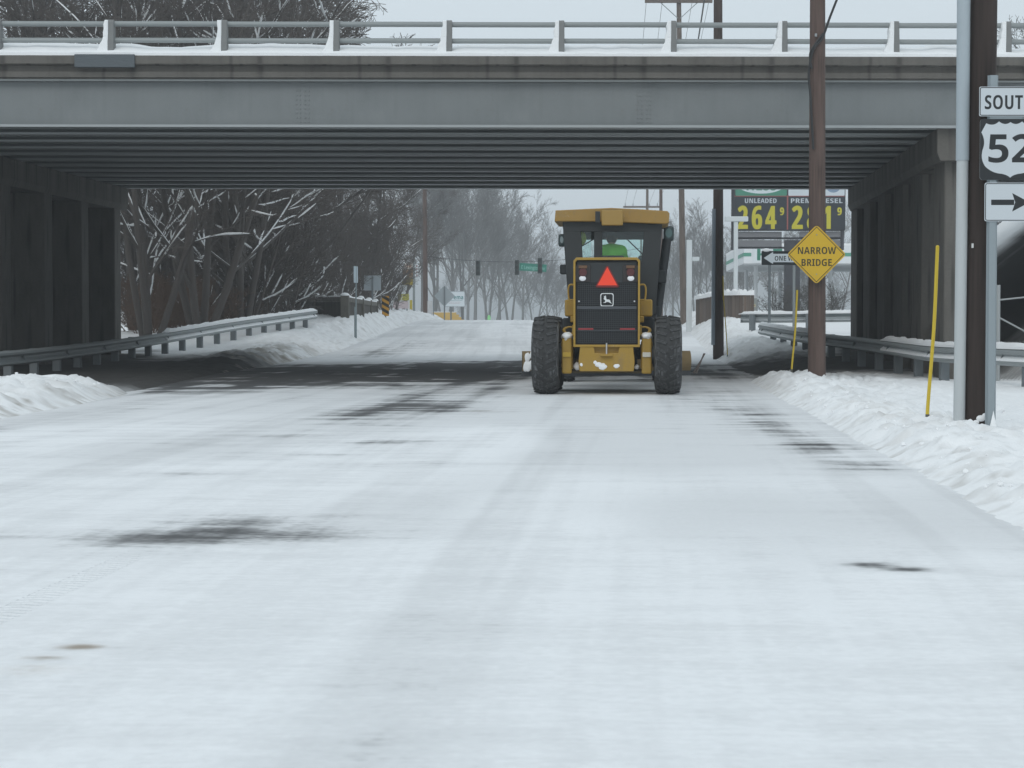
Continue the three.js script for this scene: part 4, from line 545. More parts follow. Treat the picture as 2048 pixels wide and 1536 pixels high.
  const tri = new THREE.Shape([[-0.178, -0.17], [0.178, -0.17], [0.195, -0.145], [0.018, 0.185], [-0.018, 0.185], [-0.195, -0.145]].map(p => new THREE.Vector2(...p)));
  const tb = mesh('warning_triangle', new THREE.ExtrudeGeometry(tri, { depth: 0.006, bevelEnabled: false }), M(0.16, 0.012, 0.012, 0.5), gr, [0.01, 0.42, 0.056]);
  const tri2 = new THREE.Shape([[-0.165, -0.135], [0.165, -0.135], [0, 0.17]].map(p => new THREE.Vector2(...p))); mesh('triangle_face', new THREE.ShapeGeometry(tri2), M(0.95, 0.06, 0.02, 0.5), tb, [0, 0, 0.009]);
  // badge: rounded square ring with a leaping animal
  const sq = (r, k, P) => { const s = new P(); s.moveTo(-r + k, -r); s.lineTo(r - k, -r); s.quadraticCurveTo(r, -r, r, -r + k); s.lineTo(r * 1.02, r - k); s.quadraticCurveTo(r, r, r - k, r * 1.02); s.lineTo(-r + k, r * 1.02); s.quadraticCurveTo(-r, r, -r * 1.02, r - k); s.lineTo(-r, -r + k); s.quadraticCurveTo(-r, -r, -r + k, -r); return s; };
  const ring = sq(0.108, 0.035, THREE.Shape); ring.holes.push(sq(0.095, 0.03, THREE.Path)); const bm = M(0.7, 0.72, 0.72, 0.4);
  const badge = mesh('badge', new THREE.ExtrudeGeometry(ring, { depth: 0.006, bevelEnabled: false, curveSegments: 6 }), bm, gr, [0.005, 0.045, 0.048]);
  const deer = new THREE.Shape([[-0.055, 0.01], [-0.045, 0.055], [-0.058, 0.066], [-0.03, 0.062], [-0.022, 0.078], [-0.016, 0.06], [-0.014, 0.04], [-0.008, 0.008], [0.03, 0.006], [0.052, -0.006], [0.058, -0.03], [0.082, -0.068], [0.03, -0.038], [-0.005, -0.034], [-0.03, -0.052], [-0.068, -0.044], [-0.034, -0.034], [-0.028, -0.018], [-0.034, -0.004]].map(p => new THREE.Vector2(...p))); mesh('emblem', new THREE.ExtrudeGeometry(deer, { depth: 0.006, bevelEnabled: false }), bm, badge);
  // snow on the hood
  mesh('hood_snow', new THREE.SphereGeometry(1, 24, 8, 0, Math.PI * 2, 0, Math.PI / 2).scale(0.37, 0.055, 0.8), snowM, G, [0.02, 2.245, -0.6]);
  // cab
  const cx = 0.045, zr = -2.55, zf = -4.25, yb = 1.35, yt = 3.03;
  const hw = y => lerp(0.78, 0.9, clamp((y - yb) / (yt - yb)));
  const post = (name, x0, x1, z, y0 = yb, y1 = yt, w = 0.06, d = 0.09) => mesh(name, (() => { const g = rbox(w, y1 - y0, d, 0.012), p = g.attributes.position; for (let i = 0; i < p.count; i++) { const f = (p.getY(i) + (y1 - y0) / 2) / (y1 - y0); p.setX(i, p.getX(i) + lerp(x0, x1, f)); } return g; })(), dkm, G, [cx, (y0 + y1) / 2, z]);
  for (const s of [-1, 1]) { post('cab_pillar', s * (hw(yb) - 0.16), s * (hw(yt) - 0.16), zr, yb, yt, 0.32, 0.09); post('cab_pillar', s * (hw(yb) - 0.03), s * (hw(yt) - 0.03), zf, yb, yt, 0.08, 0.1); post('cab_pillar', s * (hw(yb) - 0.02), s * (hw(yt) - 0.02), (zr + zf) / 2, yb, yt, 0.05, 0.08);
    const sg = new THREE.BufferGeometry(); const a = s * (hw(yb) - 0.02) + cx, b = s * (hw(yt) - 0.02) + cx; sg.setAttribute('position', new THREE.Float32BufferAttribute([a, yb, zr - 0.05, b, yt, zr - 0.05, b, yt, zf + 0.05, a, yb, zf + 0.05], 3)); sg.setIndex([0, 1, 2, 0, 2, 3]); sg.computeVertexNormals(); mesh('side_window', sg, glass, G); }
  post('cab_pillar', -0.255, -0.255, zr, 1.9, yt, 0.15, 0.08);
  box('rear_lower_panel', dkm, G, cx - 0.78, cx + 0.78, yb, 2.31, zr - 0.04, zr + 0.04, 0.01);
  box('rear_header', dkm, G, cx - 0.87, cx + 0.87, 2.84, yt, zr - 0.05, zr + 0.05, 0.01);
  box('front_header', dkm, G, cx - 0.85, cx + 0.85, 2.86, yt, zf - 0.04, zf + 0.04, 0.01);
  box('sun_shade', dkm, G, cx - 0.8, cx + 0.8, 2.76, 2.86, zf + 0.1, zf + 0.13, 0.01);
  mesh('rear_window', bx(-0.58, -0.34, 2.31, 2.84, zr - 0.004, zr + 0.004), glass, G); mesh('rear_window', bx(-0.17, 0.65, 2.31, 2.84, zr - 0.004, zr + 0.004), glass, G); mesh('front_window', bx(cx - 0.78, cx + 0.78, 1.7, 2.86, zf - 0.004, zf + 0.004), glass, G);
  box('cab_floor', dkm, G, cx - 0.8, cx + 0.8, yb - 0.1, yb, zf, zr, 0.02); box('front_lower_panel', dkm, G, cx - 0.76, cx + 0.76, yb, 1.7, zf - 0.03, zf + 0.03, 0.01);
  // roof
  const rs = new THREE.Shape([[-1.0, 3.03], [-0.985, 3.2], [-0.4, 3.225], [0.0, 3.24], [0.5, 3.215], [1.0, 3.18], [1.03, 3.15], [1.02, 3.0], [0.98, 2.98], [0.26, 3.01], [-0.18, 3.03]].map(p => new THREE.Vector2(...p)));
  const roof = mesh('cab_roof', new THREE.ExtrudeGeometry(rs, { depth: 1.95, bevelEnabled: true, bevelSize: 0.015, bevelThickness: 0.02, bevelSegments: 2 }).translate(cx - 0.02, 0, zf - 0.08), grime(0.32, 0.19, 0.04), G);
  box('roof_intake', M(0.33, 0.205, 0.05, 0.55), roof, -0.14, 0.24, 2.93, 3.2, zr + 0.3, zr + 0.44, 0.02); box('roof_notch', dkm, roof, -0.255, -0.165, 2.98, 3.185, zr + 0.32, zr + 0.36, 0.01);
  mesh('hi_vis_beacon', new THREE.SphereGeometry(0.1, 14, 10).scale(0.9, 1.3, 0.9), M(0.35, 0.42, 0.05, 0.5), G, [-0.52, 2.73, zr - 0.25]);
  mesh('beacon_stem', cylBetween(V(-0.6, 2.2, zr - 0.25), V(-0.58, 2.68, zr - 0.25), 0.05, 0.05, 8), M(0.1, 0.13, 0.03), G);
  for (const [a, b] of [[V(-0.75, 2.5, zf + 0.5), V(-0.3, 2.78, zf + 0.3)], [V(0.28, 2.78, zf + 0.2), V(0.62, 2.45, zf + 0.3)]]) mesh('wiper', cylBetween(a, b, 0.012, 0.012, 5), dkm, G);
  // seat and console
  const seat = box('seat', dkm, G, -0.27, 0.3, 1.85, 2.0, -3.55, -3.0, 0.04); box('seat_back', dkm, seat, -0.24, 0.24, 0.06, 0.5, 0.2, 0.3, 0.04); box('pedestal', dkm, seat, -0.15, 0.15, -0.57, -0.06, -0.15, 0.15, 0.03);
  const con = box('console', dkm, G, -0.1, 0.15, yb, 2.15, -4.05, -3.9, 0.03); mesh('steering_wheel', new THREE.TorusGeometry(0.19, 0.016, 8, 24).rotateX(-1.0), dkm, con, [0, 0.42, 0.12]); mesh('steering_column', cylBetween(V(0, 0.3, 0.02), V(0, 0.42, 0.12), 0.03, 0.02, 8), dkm, con);
  box('side_console', dkm, G, 0.5, 0.72, yb, 2.42, -3.4, -2.9, 0.05); box('side_console', dkm, G, -0.7, -0.45, yb, 2.2, -3.4, -2.9, 0.05);
  // mirrors, side posts, steps
  const mi = box('mirror', M(0.03, 0.05, 0.052, 0.3), G, 0.98, 1.17, 2.72, 3.0, -3.98, -3.86, 0.04); mesh('mirror_arm', tube([V(-0.1, 0.1, -0.01), V(-0.18, 0.12, 0), V(-0.21, 0.0, 0), V(-0.2, -0.12, 0)], 0.014, 6, 20), dkm, mi); mesh('mirror_glass', new THREE.CircleGeometry(0.07, 20).scale(0.9, 1.25, 1), M(0.12, 0.2, 0.2, 0.1), mi, [0, 0.01, 0.064]);
  const mi2 = box('mirror', M(0.03, 0.05, 0.052, 0.3), G, -0.99, -0.86, 2.62, 2.86, -3.98, -3.86, 0.04); mesh('mirror_glass', new THREE.CircleGeometry(0.04, 16).scale(0.8, 1.6, 1), M(0.3, 0.36, 0.37, 0.1), mi2, [0, 0.01, 0.064]);
  mesh('door_bar', cylBetween(V(1.04, 2.75, -3.9), V(0.83, 1.05, -3.7), 0.085, 0.075, 10), dkm, G); mesh('door_bar', cylBetween(V(0.92, 2.9, -3.8), V(0.86, 1.9, -3.7), 0.02, 0.02, 8), dkm, G);
  box('hydraulic_block', dkm, G, 0.74, 1.03, 1.93, 2.17, -3.75, -3.5, 0.03); box('hydraulic_block', dkm, G, -0.95, -0.78, 2.1, 2.28, -3.9, -3.6, 0.03); box('cab_skirt', dkm, G, -0.76, -0.5, 0.95, yb - 0.1, -4.1, -2.6, 0.03); box('cab_skirt', dkm, G, 0.5, 0.84, 0.95, yb - 0.1, -4.1, -2.6, 0.03); box('ladder', dkm, G, 0.78, 0.92, 0.7, 1.5, -3.3, -3.2, 0.02);
  // main frame, drawbar, front axle
  mesh('main_frame', tube([V(0, 1.15, -2.3), V(0, 1.3, -3.8), V(0, 1.65, -4.9), V(0, 1.6, -6.2), V(0, 1.15, -7.0), V(0, 0.9, -7.3)], 0.16, 8, 40), yel, G); box('front_axle', yel, G, -0.85, 0.85, 0.55, 0.75, -7.05, -6.85, 0.03);
  box('front_block', yel, G, -0.25, 0.25, 0.5, 1.2, -7.5, -6.8, 0.05);
  // moldboard
  const ms = []; for (let k = 0; k <= 10; k++) { const a = lerp(-0.75, 0.85, k / 10); ms.push([0.3 - 0.32 * Math.cos(a), 0.26 * Math.sin(a) + 0.47]); } const mp = [...ms, ...ms.slice().reverse().map(([n, y]) => [n - 0.03, y])];
  const mb = mesh('moldboard', sweep([V(-1.64, 0, -3.55), V(1.5, 0, -4.2)], mp, -1), M(0.2, 0.14, 0.06, 0.7, { bumpMap: snowBump, bumpScale: 0.01 }), G); mesh('cutting_edge', sweep([V(-1.65, 0, -3.55), V(1.51, 0, -4.2)], [[0.04, 0.2], [0.08, 0.2], [0.08, 0.32], [0.04, 0.32]], -1), dk2, mb);
  for (let k = 0; k < 9; k++) mesh('snow', lumpG(rr(0.05, 0.09), 2).scale(0.8, 1.3, 0.35), snowM, mb, [-1.5 + rr(-0.06, 0.12), rr(0.34, 0.6), -3.5 + rr(0, 0.03)]);
  for (const [x, t] of [[1.55, 0.3], [1.6, 0.2]]) mesh('end_bit', cylBetween(V(x, 0.25, -4.1), V(x + t * 0.7, 0.62, -4.0), 0.02, 0.012, 6), M(0.12, 0.1, 0.09), mb);
  mesh('circle', new THREE.TorusGeometry(0.62, 0.07, 8, 32).rotateX(Math.PI / 2), dkm, G, [0, 0.95, -3.9]); mesh('drawbar', cylBetween(V(0, 0.95, -4.3), V(0, 0.85, -6.8), 0.09, 0.09, 8), yel, G);
  for (const s of [-1, 1]) mesh('lift_cylinder', cylBetween(V(s * 0.45, 1.0, -4.0), V(s * 0.5, 1.7, -4.55), 0.05, 0.05, 10), dkm, G);

  // ---------------- driver
  const cap = (p, a, b, r0, r1) => { const bax = b[0] - a[0], bay = b[1] - a[1], baz = b[2] - a[2], pax = p[0] - a[0], pay = p[1] - a[1], paz = p[2] - a[2]; const h = clamp((pax * bax + pay * bay + paz * baz) / (bax * bax + bay * bay + baz * baz)); return Math.hypot(pax - bax * h, pay - bay * h, paz - baz * h) - lerp(r0, r1, h); };
  const smin = (a, b, k) => { const h = clamp(0.5 + 0.5 * (b - a) / k); return lerp(b, a, h) - k * h * (1 - h); };
  function march(bones, c, half, res, k, extra) { const mc = new MarchingCubes(res, new THREE.MeshStandardMaterial(), false, false, 400000); mc.isolation = 0; const p = [0, 0, 0]; for (let z = 0; z < res; z++) for (let y = 0; y < res; y++) for (let x = 0; x < res; x++) { p[0] = c[0] + (x - res / 2) / (res / 2) * half; p[1] = c[1] + (y - res / 2) / (res / 2) * half; p[2] = c[2] + (z - res / 2) / (res / 2) * half; let d = 9; for (const [a, b, r0, r1] of bones) d = smin(d, cap(p, a, b, r0, r1), k); if (extra) d = extra(p, d); mc.field[z * res * res + y * res + x] = -d; } mc.update(); const n = mc.count ?? mc.geometry.drawRange.count; const g = new THREE.BufferGeometry(); g.setAttribute('position', new THREE.Float32BufferAttribute(mc.positionArray.slice(0, n * 3), 3)); const q = g.attributes.position; for (let i = 0; i < q.count; i++) q.setXYZ(i, c[0] + q.getX(i) * half, c[1] + q.getY(i) * half, c[2] + q.getZ(i) * half); const mg = mergeVertices(g, 1e-4); mg.computeVertexNormals(); return mg; }
  const gp = G.position, ang = G.rotation.y, sx = 0.02, sz = -3.22; // seat spot in the cab
  const wp = V(sx, 2.0, sz).applyAxisAngle(V(0, 1, 0), ang).add(gp);
  const P = thing('person', 'driver in a bright green jacket and dark cap seated in the grader cab', 'person', [wp.x, wp.y, wp.z], ang);
  // local: origin at the seat top, facing -z
  const sk = M(0.42, 0.26, 0.18, 0.6), arm = s => [[[s * 0.2, 0.5, -0.02], [s * 0.27, 0.26, -0.14], 0.055, 0.045], [[s * 0.27, 0.26, -0.14], [s * 0.16, 0.3, -0.46], 0.042, 0.03]];
  const leg = s => [[[s * 0.1, 0.09, -0.02], [s * 0.14, 0.12, -0.42], 0.085, 0.062], [[s * 0.14, 0.12, -0.42], [s * 0.13, -0.33, -0.5], 0.06, 0.042], [[s * 0.13, -0.36, -0.48], [s * 0.14, -0.4, -0.66], 0.045, 0.035]];
  const torso = [[[0, 0.1, 0], [0, 0.3, 0.02], 0.14, 0.13], [[0, 0.3, 0.02], [0, 0.48, 0.0], 0.14, 0.13], [[-0.14, 0.5, 0], [0.14, 0.5, 0], 0.075, 0.075], [[0, 0.5, 0], [0, 0.64, -0.02], 0.06, 0.055]];
  const bodyG = march([...torso, ...arm(1), ...arm(-1), ...leg(1), ...leg(-1)], [0, 0.1, -0.2], 0.78, 96, 0.05);
  const headG = march([[[0, 0.72, -0.02], [0, 0.79, -0.01], 0.085, 0.092], [[0, 0.665, -0.06], [0, 0.7, -0.06], 0.045, 0.06], [[0, 0.725, -0.112], [0, 0.755, -0.098], 0.014, 0.009], [[0.084, 0.72, 0], [0.086, 0.745, 0.005], 0.014, 0.018], [[-0.084, 0.72, 0], [-0.086, 0.745, 0.005], 0.014, 0.018], [[0, 0.6, -0.02], [0, 0.7, -0.01], 0.055, 0.055]], [0, 0.74, -0.03], 0.17, 72, 0.02, (p, d) => { for (const s of [-1, 1]) d = Math.max(d, 0.012 - Math.hypot(p[0] - s * 0.034, p[1] - 0.752, p[2] + 0.108)); return Math.max(d, 0.006 - Math.hypot((p[0]) * 0.25, p[1] - 0.693, p[2] + 0.112)); });
  const hands = []; for (const s of [-1, 1]) { const c = [s * 0.155, 0.305, -0.5], bones = [[[s * 0.16, 0.3, -0.46], [s * 0.155, 0.31, -0.52], 0.03, 0.032]]; for (let f = 0; f < 4; f++) { const o = (f - 1.5) * 0.021, L = [0.034, 0.04, 0.038, 0.03][f]; bones.push([[c[0] + o, 0.315, -0.535], [c[0] + o, 0.33, -0.555 - L * 0.3], 0.0095, 0.009], [[c[0] + o, 0.33, -0.555 - L * 0.3], [c[0] + o, 0.305, -0.575 - L * 0.4], 0.009, 0.008], [[c[0] + o, 0.305, -0.575 - L * 0.4], [c[0] + o, 0.285, -0.55], 0.008, 0.0075]); } bones.push([[c[0] - s * 0.03, 0.31, -0.5], [c[0] - s * 0.05, 0.32, -0.535], 0.011, 0.009], [[c[0] - s * 0.05, 0.32, -0.535], [c[0] - s * 0.04, 0.312, -0.565], 0.009, 0.008]); hands.push(march(bones, [c[0], 0.31, -0.53], 0.1, 60, 0.006)); }
  mesh('body', mergeGeometries([bodyG, headG, ...hands].map(g => { for (const a of Object.keys(g.attributes)) if (!['position', 'normal'].includes(a)) g.deleteAttribute(a); return g; })), sk, P);
  const infl = (bs, k) => bs.map(([a, b, r, q]) => [a, b, r + k, q + k]);
  mesh('jacket', march([...infl(torso.slice(0, 3), 0.035), ...infl(arm(1), 0.022), ...infl(arm(-1), 0.022), [[-0.17, 0.52, 0.0], [0.17, 0.52, 0], 0.085, 0.085]], [0, 0.3, -0.15], 0.5, 72, 0.07), M(0.26, 0.88, 0.08, 0.75), P);
  mesh('trousers', march([...infl(leg(1).slice(0, 2), 0.018), ...infl(leg(-1).slice(0, 2), 0.018), [[-0.08, 0.1, 0], [0.08, 0.1, 0], 0.12, 0.12]], [0, -0.05, -0.25], 0.5, 60, 0.03), M(0.03, 0.035, 0.05, 0.8), P);
  mesh('cap', march([[[0, 0.795, 0.0], [0, 0.8, -0.015], 0.102, 0.1]], [0, 0.8, -0.02], 0.2, 48, 0.02, (p, d) => { const brim = Math.max(Math.abs(p[1] - 0.79) - 0.006, Math.hypot(p[0], p[2] + 0.08) - 0.09); return Math.min(Math.max(d, 0.77 - p[1]), brim); }), M(0.02, 0.025, 0.03, 0.8), P);
  mesh('hair', march([[[0, 0.73, 0.015], [0, 0.77, 0.01], 0.093, 0.097]], [0, 0.74, 0.0], 0.2, 48, 0.02, (p, d) => Math.max(d, -p[2] - 0.0, 0.67 - p[1])), M(0.03, 0.025, 0.02, 0.9), P);
  for (const s of [-1, 1]) mesh('boot', march([[[s * 0.13, -0.3, -0.5], [s * 0.13, -0.4, -0.49], 0.058, 0.055], [[s * 0.13, -0.4, -0.49], [s * 0.14, -0.42, -0.68], 0.055, 0.045]], [s * 0.13, -0.38, -0.57], 0.2, 40, 0.03), dkm, P);
}
console.log('grader');

// ------------------------------------------------------------------ bare trees
function growTree(sd, o) {
  const keep = seed; seed = sd; const wood = { p: [], i: [] }, twig = { p: [], i: [] }, sn = { p: [], i: [] };
  const up = V(0, 1, 0), ax = V(), q = new THREE.Quaternion();
  function emit(T, pts, rad, sides) { const b0 = T.p.length / 3; for (let k = 0; k < pts.length; k++) { const a = pts[Math.max(0, k - 1)], b = pts[Math.min(pts.length - 1, k + 1)], t = b.clone().sub(a).normalize(), u = Math.abs(t.y) < 0.9 ? V(0, 1, 0).cross(t).normalize() : V(1, 0, 0).cross(t).normalize(), v = t.clone().cross(u); for (let s = 0; s < sides; s++) { const an = s / sides * 6.2832, c = Math.cos(an) * rad[k], d = Math.sin(an) * rad[k]; T.p.push(pts[k].x + u.x * c + v.x * d, pts[k].y + u.y * c + v.y * d, pts[k].z + u.z * c + v.z * d); } } for (let k = 0; k < pts.length - 1; k++) for (let s = 0; s < sides; s++) { const a = b0 + k * sides + s, b = b0 + k * sides + (s + 1) % sides; T.i.push(a, b, a + sides, b, b + sides, a + sides); } }
  function branch(p, dir, len, r, lev) {
    const n = [7, 6, 4, 3, 2][lev] || 2, pts = [p.clone()], rad = [r], d = dir.clone(), st = len / n, wig = o.wig[lev] ?? 0.2, end = lev >= 3 ? 0.55 : lev === 0 ? 0.35 : 0.3;
    for (let k = 1; k <= n; k++) { d.x += rr(-wig, wig); d.y += rr(-wig, wig) + (o.trop[lev] ?? 0.05); d.z += rr(-wig, wig); d.normalize(); p = p.clone().addScaledVector(d, st); pts.push(p); rad.push(Math.max(o.minR, r * lerp(1, end, k / n))); }
    emit(lev < 2 ? wood : twig, pts, rad, [9, 6, 4, 3, 3][lev] || 3);
    if (o.snow && r > o.snowR) { const run = [], rs = []; for (let k = 0; k < pts.length - 1; k++) { const t = pts[k + 1].clone().sub(pts[k]).normalize(); const flat = 1 - Math.abs(t.y) * 0.93; for (const f of [0, 0.5]) { if (flat > 0.13 && rnd() < 0.88) { const c = pts[k].clone().lerp(pts[k + 1], f), rk = lerp(rad[k], rad[k + 1], f), m = Math.min(0.075, Math.max(0.034, rk * 0.85)) * (0.6 + 0.4 * Math.hypot(t.x, t.z)); const h = Math.hypot(t.x, t.z); c.y += (rk * 0.55 + m * 0.25) * (0.3 + 0.7 * h); c.x -= rk * 0.45 * t.y * 0.4; c.z += rk * 0.5 * Math.abs(t.y); run.push(c); rs.push(m * rr(0.75, 1.2)); } else if (run.length) { if (run.length > 1) { rs[0] *= 0.4; rs[rs.length - 1] *= 0.4; emit(sn, run, rs, 5); } run.length = 0; rs.length = 0; } } } if (run.length > 1) { rs[0] *= 0.4; rs[rs.length - 1] *= 0.4; emit(sn, run, rs, 5); } }
    if (lev >= o.levels) return;
    const cnt = Math.round(o.kids[lev] * rr(0.8, 1.2));
    for (let c = 0; c < cnt; c++) { const f = lerp(o.from[lev], 1, (c + rnd()) / cnt), k = Math.min(n - 1, Math.floor(f * n)), ff = f * n - k, sp = pts[k].clone().lerp(pts[k + 1], ff), pr = lerp(rad[k], rad[k + 1], ff), t = pts[k + 1].clone().sub(pts[k]).normalize(); ax.set(rr(-1, 1), rr(-0.3, 0.3), rr(-1, 1)).cross(t).normalize(); q.setFromAxisAngle(ax, rr(o.ang[lev][0], o.ang[lev][1])); const cd = t.clone().applyQuaternion(q); branch(sp, cd, len * rr(o.ratio[lev][0], o.ratio[lev][1]) * (1 - 0.35 * f * (lev === 0 ? 1 : 0.6)), Math.max(o.minR, pr * rr(0.45, 0.68)), lev + 1); }
  }
  for (let s = 0; s < o.stems; s++) { const a = s / o.stems * 6.28 + rnd(), l = o.stems > 1 ? rr(0.1, o.lean) : o.lean * rnd() * 0.3; branch(V(Math.cos(a) * 0.15 * (o.stems > 1), -0.4, Math.sin(a) * 0.15 * (o.stems > 1)), V(Math.cos(a) * l, 1, Math.sin(a) * l).normalize(), o.h * rr(0.85, 1), o.r, 0); }
  seed = keep;
  const mk = T => { if (!T.p.length) return null; const g = new THREE.BufferGeometry(); g.setAttribute('position', new THREE.Float32BufferAttribute(T.p, 3)); g.setIndex(T.i); g.computeVertexNormals(); return g; };
  return { wood: mk(wood), twig: mk(twig), snow: mk(sn), tris: (wood.i.length + twig.i.length + sn.i.length) / 3 };
}
const com = { wig: [0.07, 0.16, 0.2, 0.25, 0.3], trop: [0.03, 0.05, 0.04, 0.02, 0], levels: 4 };
const protos = {
  snowy: growTree(11, { ...com, stems: 4, lean: 0.7, h: 15, r: 0.14, kids: [9, 7, 6, 5], from: [0.12, 0.2, 0.2, 0.15], ang: [[0.5, 1.0], [0.4, 0.95], [0.4, 1.0], [0.4, 1.0]], ratio: [[0.35, 0.5], [0.35, 0.5], [0.35, 0.5], [0.4, 0.6]], minR: 0.009, snow: true, snowR: 0.015 }),
  snowy2: growTree(29, { ...com, stems: 4, lean: 0.7, h: 14, r: 0.13, kids: [9, 7, 6, 5], from: [0.13, 0.2, 0.2, 0.15], ang: [[0.45, 0.85], [0.4, 0.95], [0.4, 1.0], [0.4, 1.0]], ratio: [[0.4, 0.55], [0.35, 0.5], [0.35, 0.5], [0.4, 0.6]], minR: 0.009, snow: true, snowR: 0.015 }),
  tall: growTree(35, { ...com, stems: 1, lean: 0.2, h: 17, r: 0.19, kids: [15, 7, 8, 6], from: [0.22, 0.15, 0.2, 0.15], ang: [[0.5, 1.05], [0.4, 0.9], [0.4, 1.0], [0.4, 1.0]], ratio: [[0.32, 0.48], [0.35, 0.5], [0.35, 0.5], [0.4, 0.6]], minR: 0.011, snow: true, snowR: 0.045 }),
  tall2: growTree(48, { ...com, stems: 2, lean: 0.3, h: 16, r: 0.16, kids: [9, 7, 8, 6], from: [0.2, 0.15, 0.2, 0.15], ang: [[0.5, 1.05], [0.4, 0.9], [0.4, 1.0], [0.4, 1.0]], ratio: [[0.32, 0.48], [0.35, 0.5], [0.35, 0.5], [0.4, 0.6]], minR: 0.011, snow: true, snowR: 0.05 }),
  far: growTree(57, { ...com, wig: [0.05, 0.1, 0.13, 0.15, 0.15], trop: [0.03, 0.09, 0.08, 0.06, 0.05], stems: 1, lean: 0.2, h: 15, r: 0.2, kids: [13, 7, 6, 4], from: [0.25, 0.25, 0.25, 0.25], ang: [[0.4, 0.85], [0.3, 0.7], [0.3, 0.75], [0.3, 0.7]], ratio: [[0.42, 0.6], [0.42, 0.58], [0.5, 0.65], [0.5, 0.7]], minR: 0.013, snow: false }),
  far2: growTree(68, { ...com, wig: [0.05, 0.1, 0.13, 0.15, 0.15], trop: [0.03, 0.09, 0.08, 0.06, 0.05], stems: 2, lean: 0.35, h: 15, r: 0.16, kids: [8, 7, 6, 4], from: [0.2, 0.25, 0.25, 0.25], ang: [[0.4, 0.9], [0.3, 0.7], [0.3, 0.75], [0.3, 0.7]], ratio: [[0.42, 0.6], [0.42, 0.58], [0.5, 0.65], [0.5, 0.7]], minR: 0.013, snow: false }),
  sapling: growTree(77, { ...com, levels: 3, stems: 4, lean: 0.45, h: 5.4, r: 0.05, kids: [10, 8, 6], from: [0.08, 0.1, 0.1], ang: [[0.4, 1.0], [0.4, 1.0], [0.4, 1.0]], ratio: [[0.3, 0.5], [0.4, 0.6], [0.4, 0.6]], minR: 0.008, snow: true, snowR: 0.022 }),
  brush: growTree(88, { ...com, levels: 3, stems: 7, lean: 0.9, h: 2.2, r: 0.025, kids: [7, 6, 5], from: [0.05, 0.1, 0.1], ang: [[0.3, 0.9], [0.4, 1.0], [0.4, 1.0]], ratio: [[0.4, 0.6], [0.4, 0.6], [0.4, 0.6]], minR: 0.006, snow: false }),
};
for (const k in protos) console.log(k, protos[k].tris);
function tree(name, kind, label, px, D, s, turn, group, mats = [bark, barkBrown], dy = 0) { const X = atX(px, D), P = protos[kind], o = thing(name, label, name === 'bare_shrub' ? 'shrub' : 'tree', [X, ground(X, D) + dy, -D], turn, group); o.scale.setScalar(s); if (P.wood) mesh('trunk', P.wood, mats[0], o); mesh('crown', P.twig, mats[1], o); if (P.snow) mesh('snow', P.snow, snowPlain, o).userData.kind = 'stuff'; return o; }
const nearG = 'bare trees left of the road behind the bridge';
tree('bare_tree', 'snowy', 'large multi stemmed bare tree with thick snow covered limbs left of the road', 400, 66, 1, 0.4, nearG);
tree('bare_tree', 'snowy2', 'snow laden bare tree closest to the left bridge pier', 300, 63, 0.95, 2.1, nearG);
tree('bare_tree', 'snowy2', 'snow streaked bare tree between the large tree and the brown thicket', 480, 73, 1.05, 4.0, nearG);
tree('bare_tree', 'tall', 'tall bare tree rising behind the left pier at the far left of the railing', 60, 70, 1.0, 0.3, nearG);
const tops = 'tall bare tree whose twiggy top shows above the bridge railing at left';
[[-60, 74, 'tall2', 1.05, 1], [180, 69, 'tall2', 1.05, 1.4], [270, 76, 'tall', 1.05, 2.2], [340, 78, 'tall2', 1.1, 3.3], [440, 82, 'tall', 1.15, 4.4], [520, 86, 'tall2', 1.15, 5.1], [560, 92, 'tall', 1.15, 0.9], [605, 98, 'tall2', 1.1, 1.9], [120, 84, 'tall', 1.1, 2.7], [10, 88, 'tall2', 1.1, 0.2], [380, 96, 'tall', 1.2, 5.6], [560, 106, 'tall', 1.2, 2.9]].forEach(([px, D, k, s, t]) => tree('bare_tree', k, tops, px, D, s, t, nearG));
[[695, 108, 'tall', 0.74, 3.6], [730, 116, 'tall2', 0.74, 0.5], [775, 160, 'tall', 0.9, 4.9], [660, 124, 'tall2', 0.85, 2.4], [725, 132, 'tall', 0.85, 1.1], [800, 172, 'tall2', 0.9, 1.5]].forEach(([px, D, k, s, t]) => tree('bare_tree', k, 'dense dark brown bare tree in the mass behind the concrete parapet', px, D, s, t, nearG));
[[845, 172, 'far', 0.95], [870, 190, 'far2', 1], [905, 205, 'far', 1.05], [925, 182, 'far2', 0.8], [950, 228, 'far', 1.1], [975, 250, 'far2', 1.15], [1000, 240, 'far', 0.95], [1020, 270, 'far2', 1.1], [1045, 290, 'far', 1.05], [1070, 310, 'far2', 0.95], [1095, 340, 'far', 0.85], [890, 260, 'far2', 1.2], [935, 300, 'far', 1.3], [985, 330, 'far2', 1.2], [1115, 370, 'far', 0.8]].forEach(([px, D, k, s], i) => tree('bare_tree', k, 'hazy far bare tree beyond the traffic signals', px, D, s, i * 1.7, 'hazy trees along the far left of the road', [barkHaze, barkHaze]));
[[1345, 230, 'far', 0.75], [1390, 215, 'far2', 0.72], [1415, 240, 'far', 0.75], [1370, 300, 'far2', 0.9], [1330, 330, 'far', 0.9]].forEach(([px, D, k, s], i) => tree('bare_tree', k, 'hazy bare tree right of the road between the grader and the dark pole', px, D, s, i * 2.1, 'hazy trees right of the road', [barkHaze, barkHaze]));
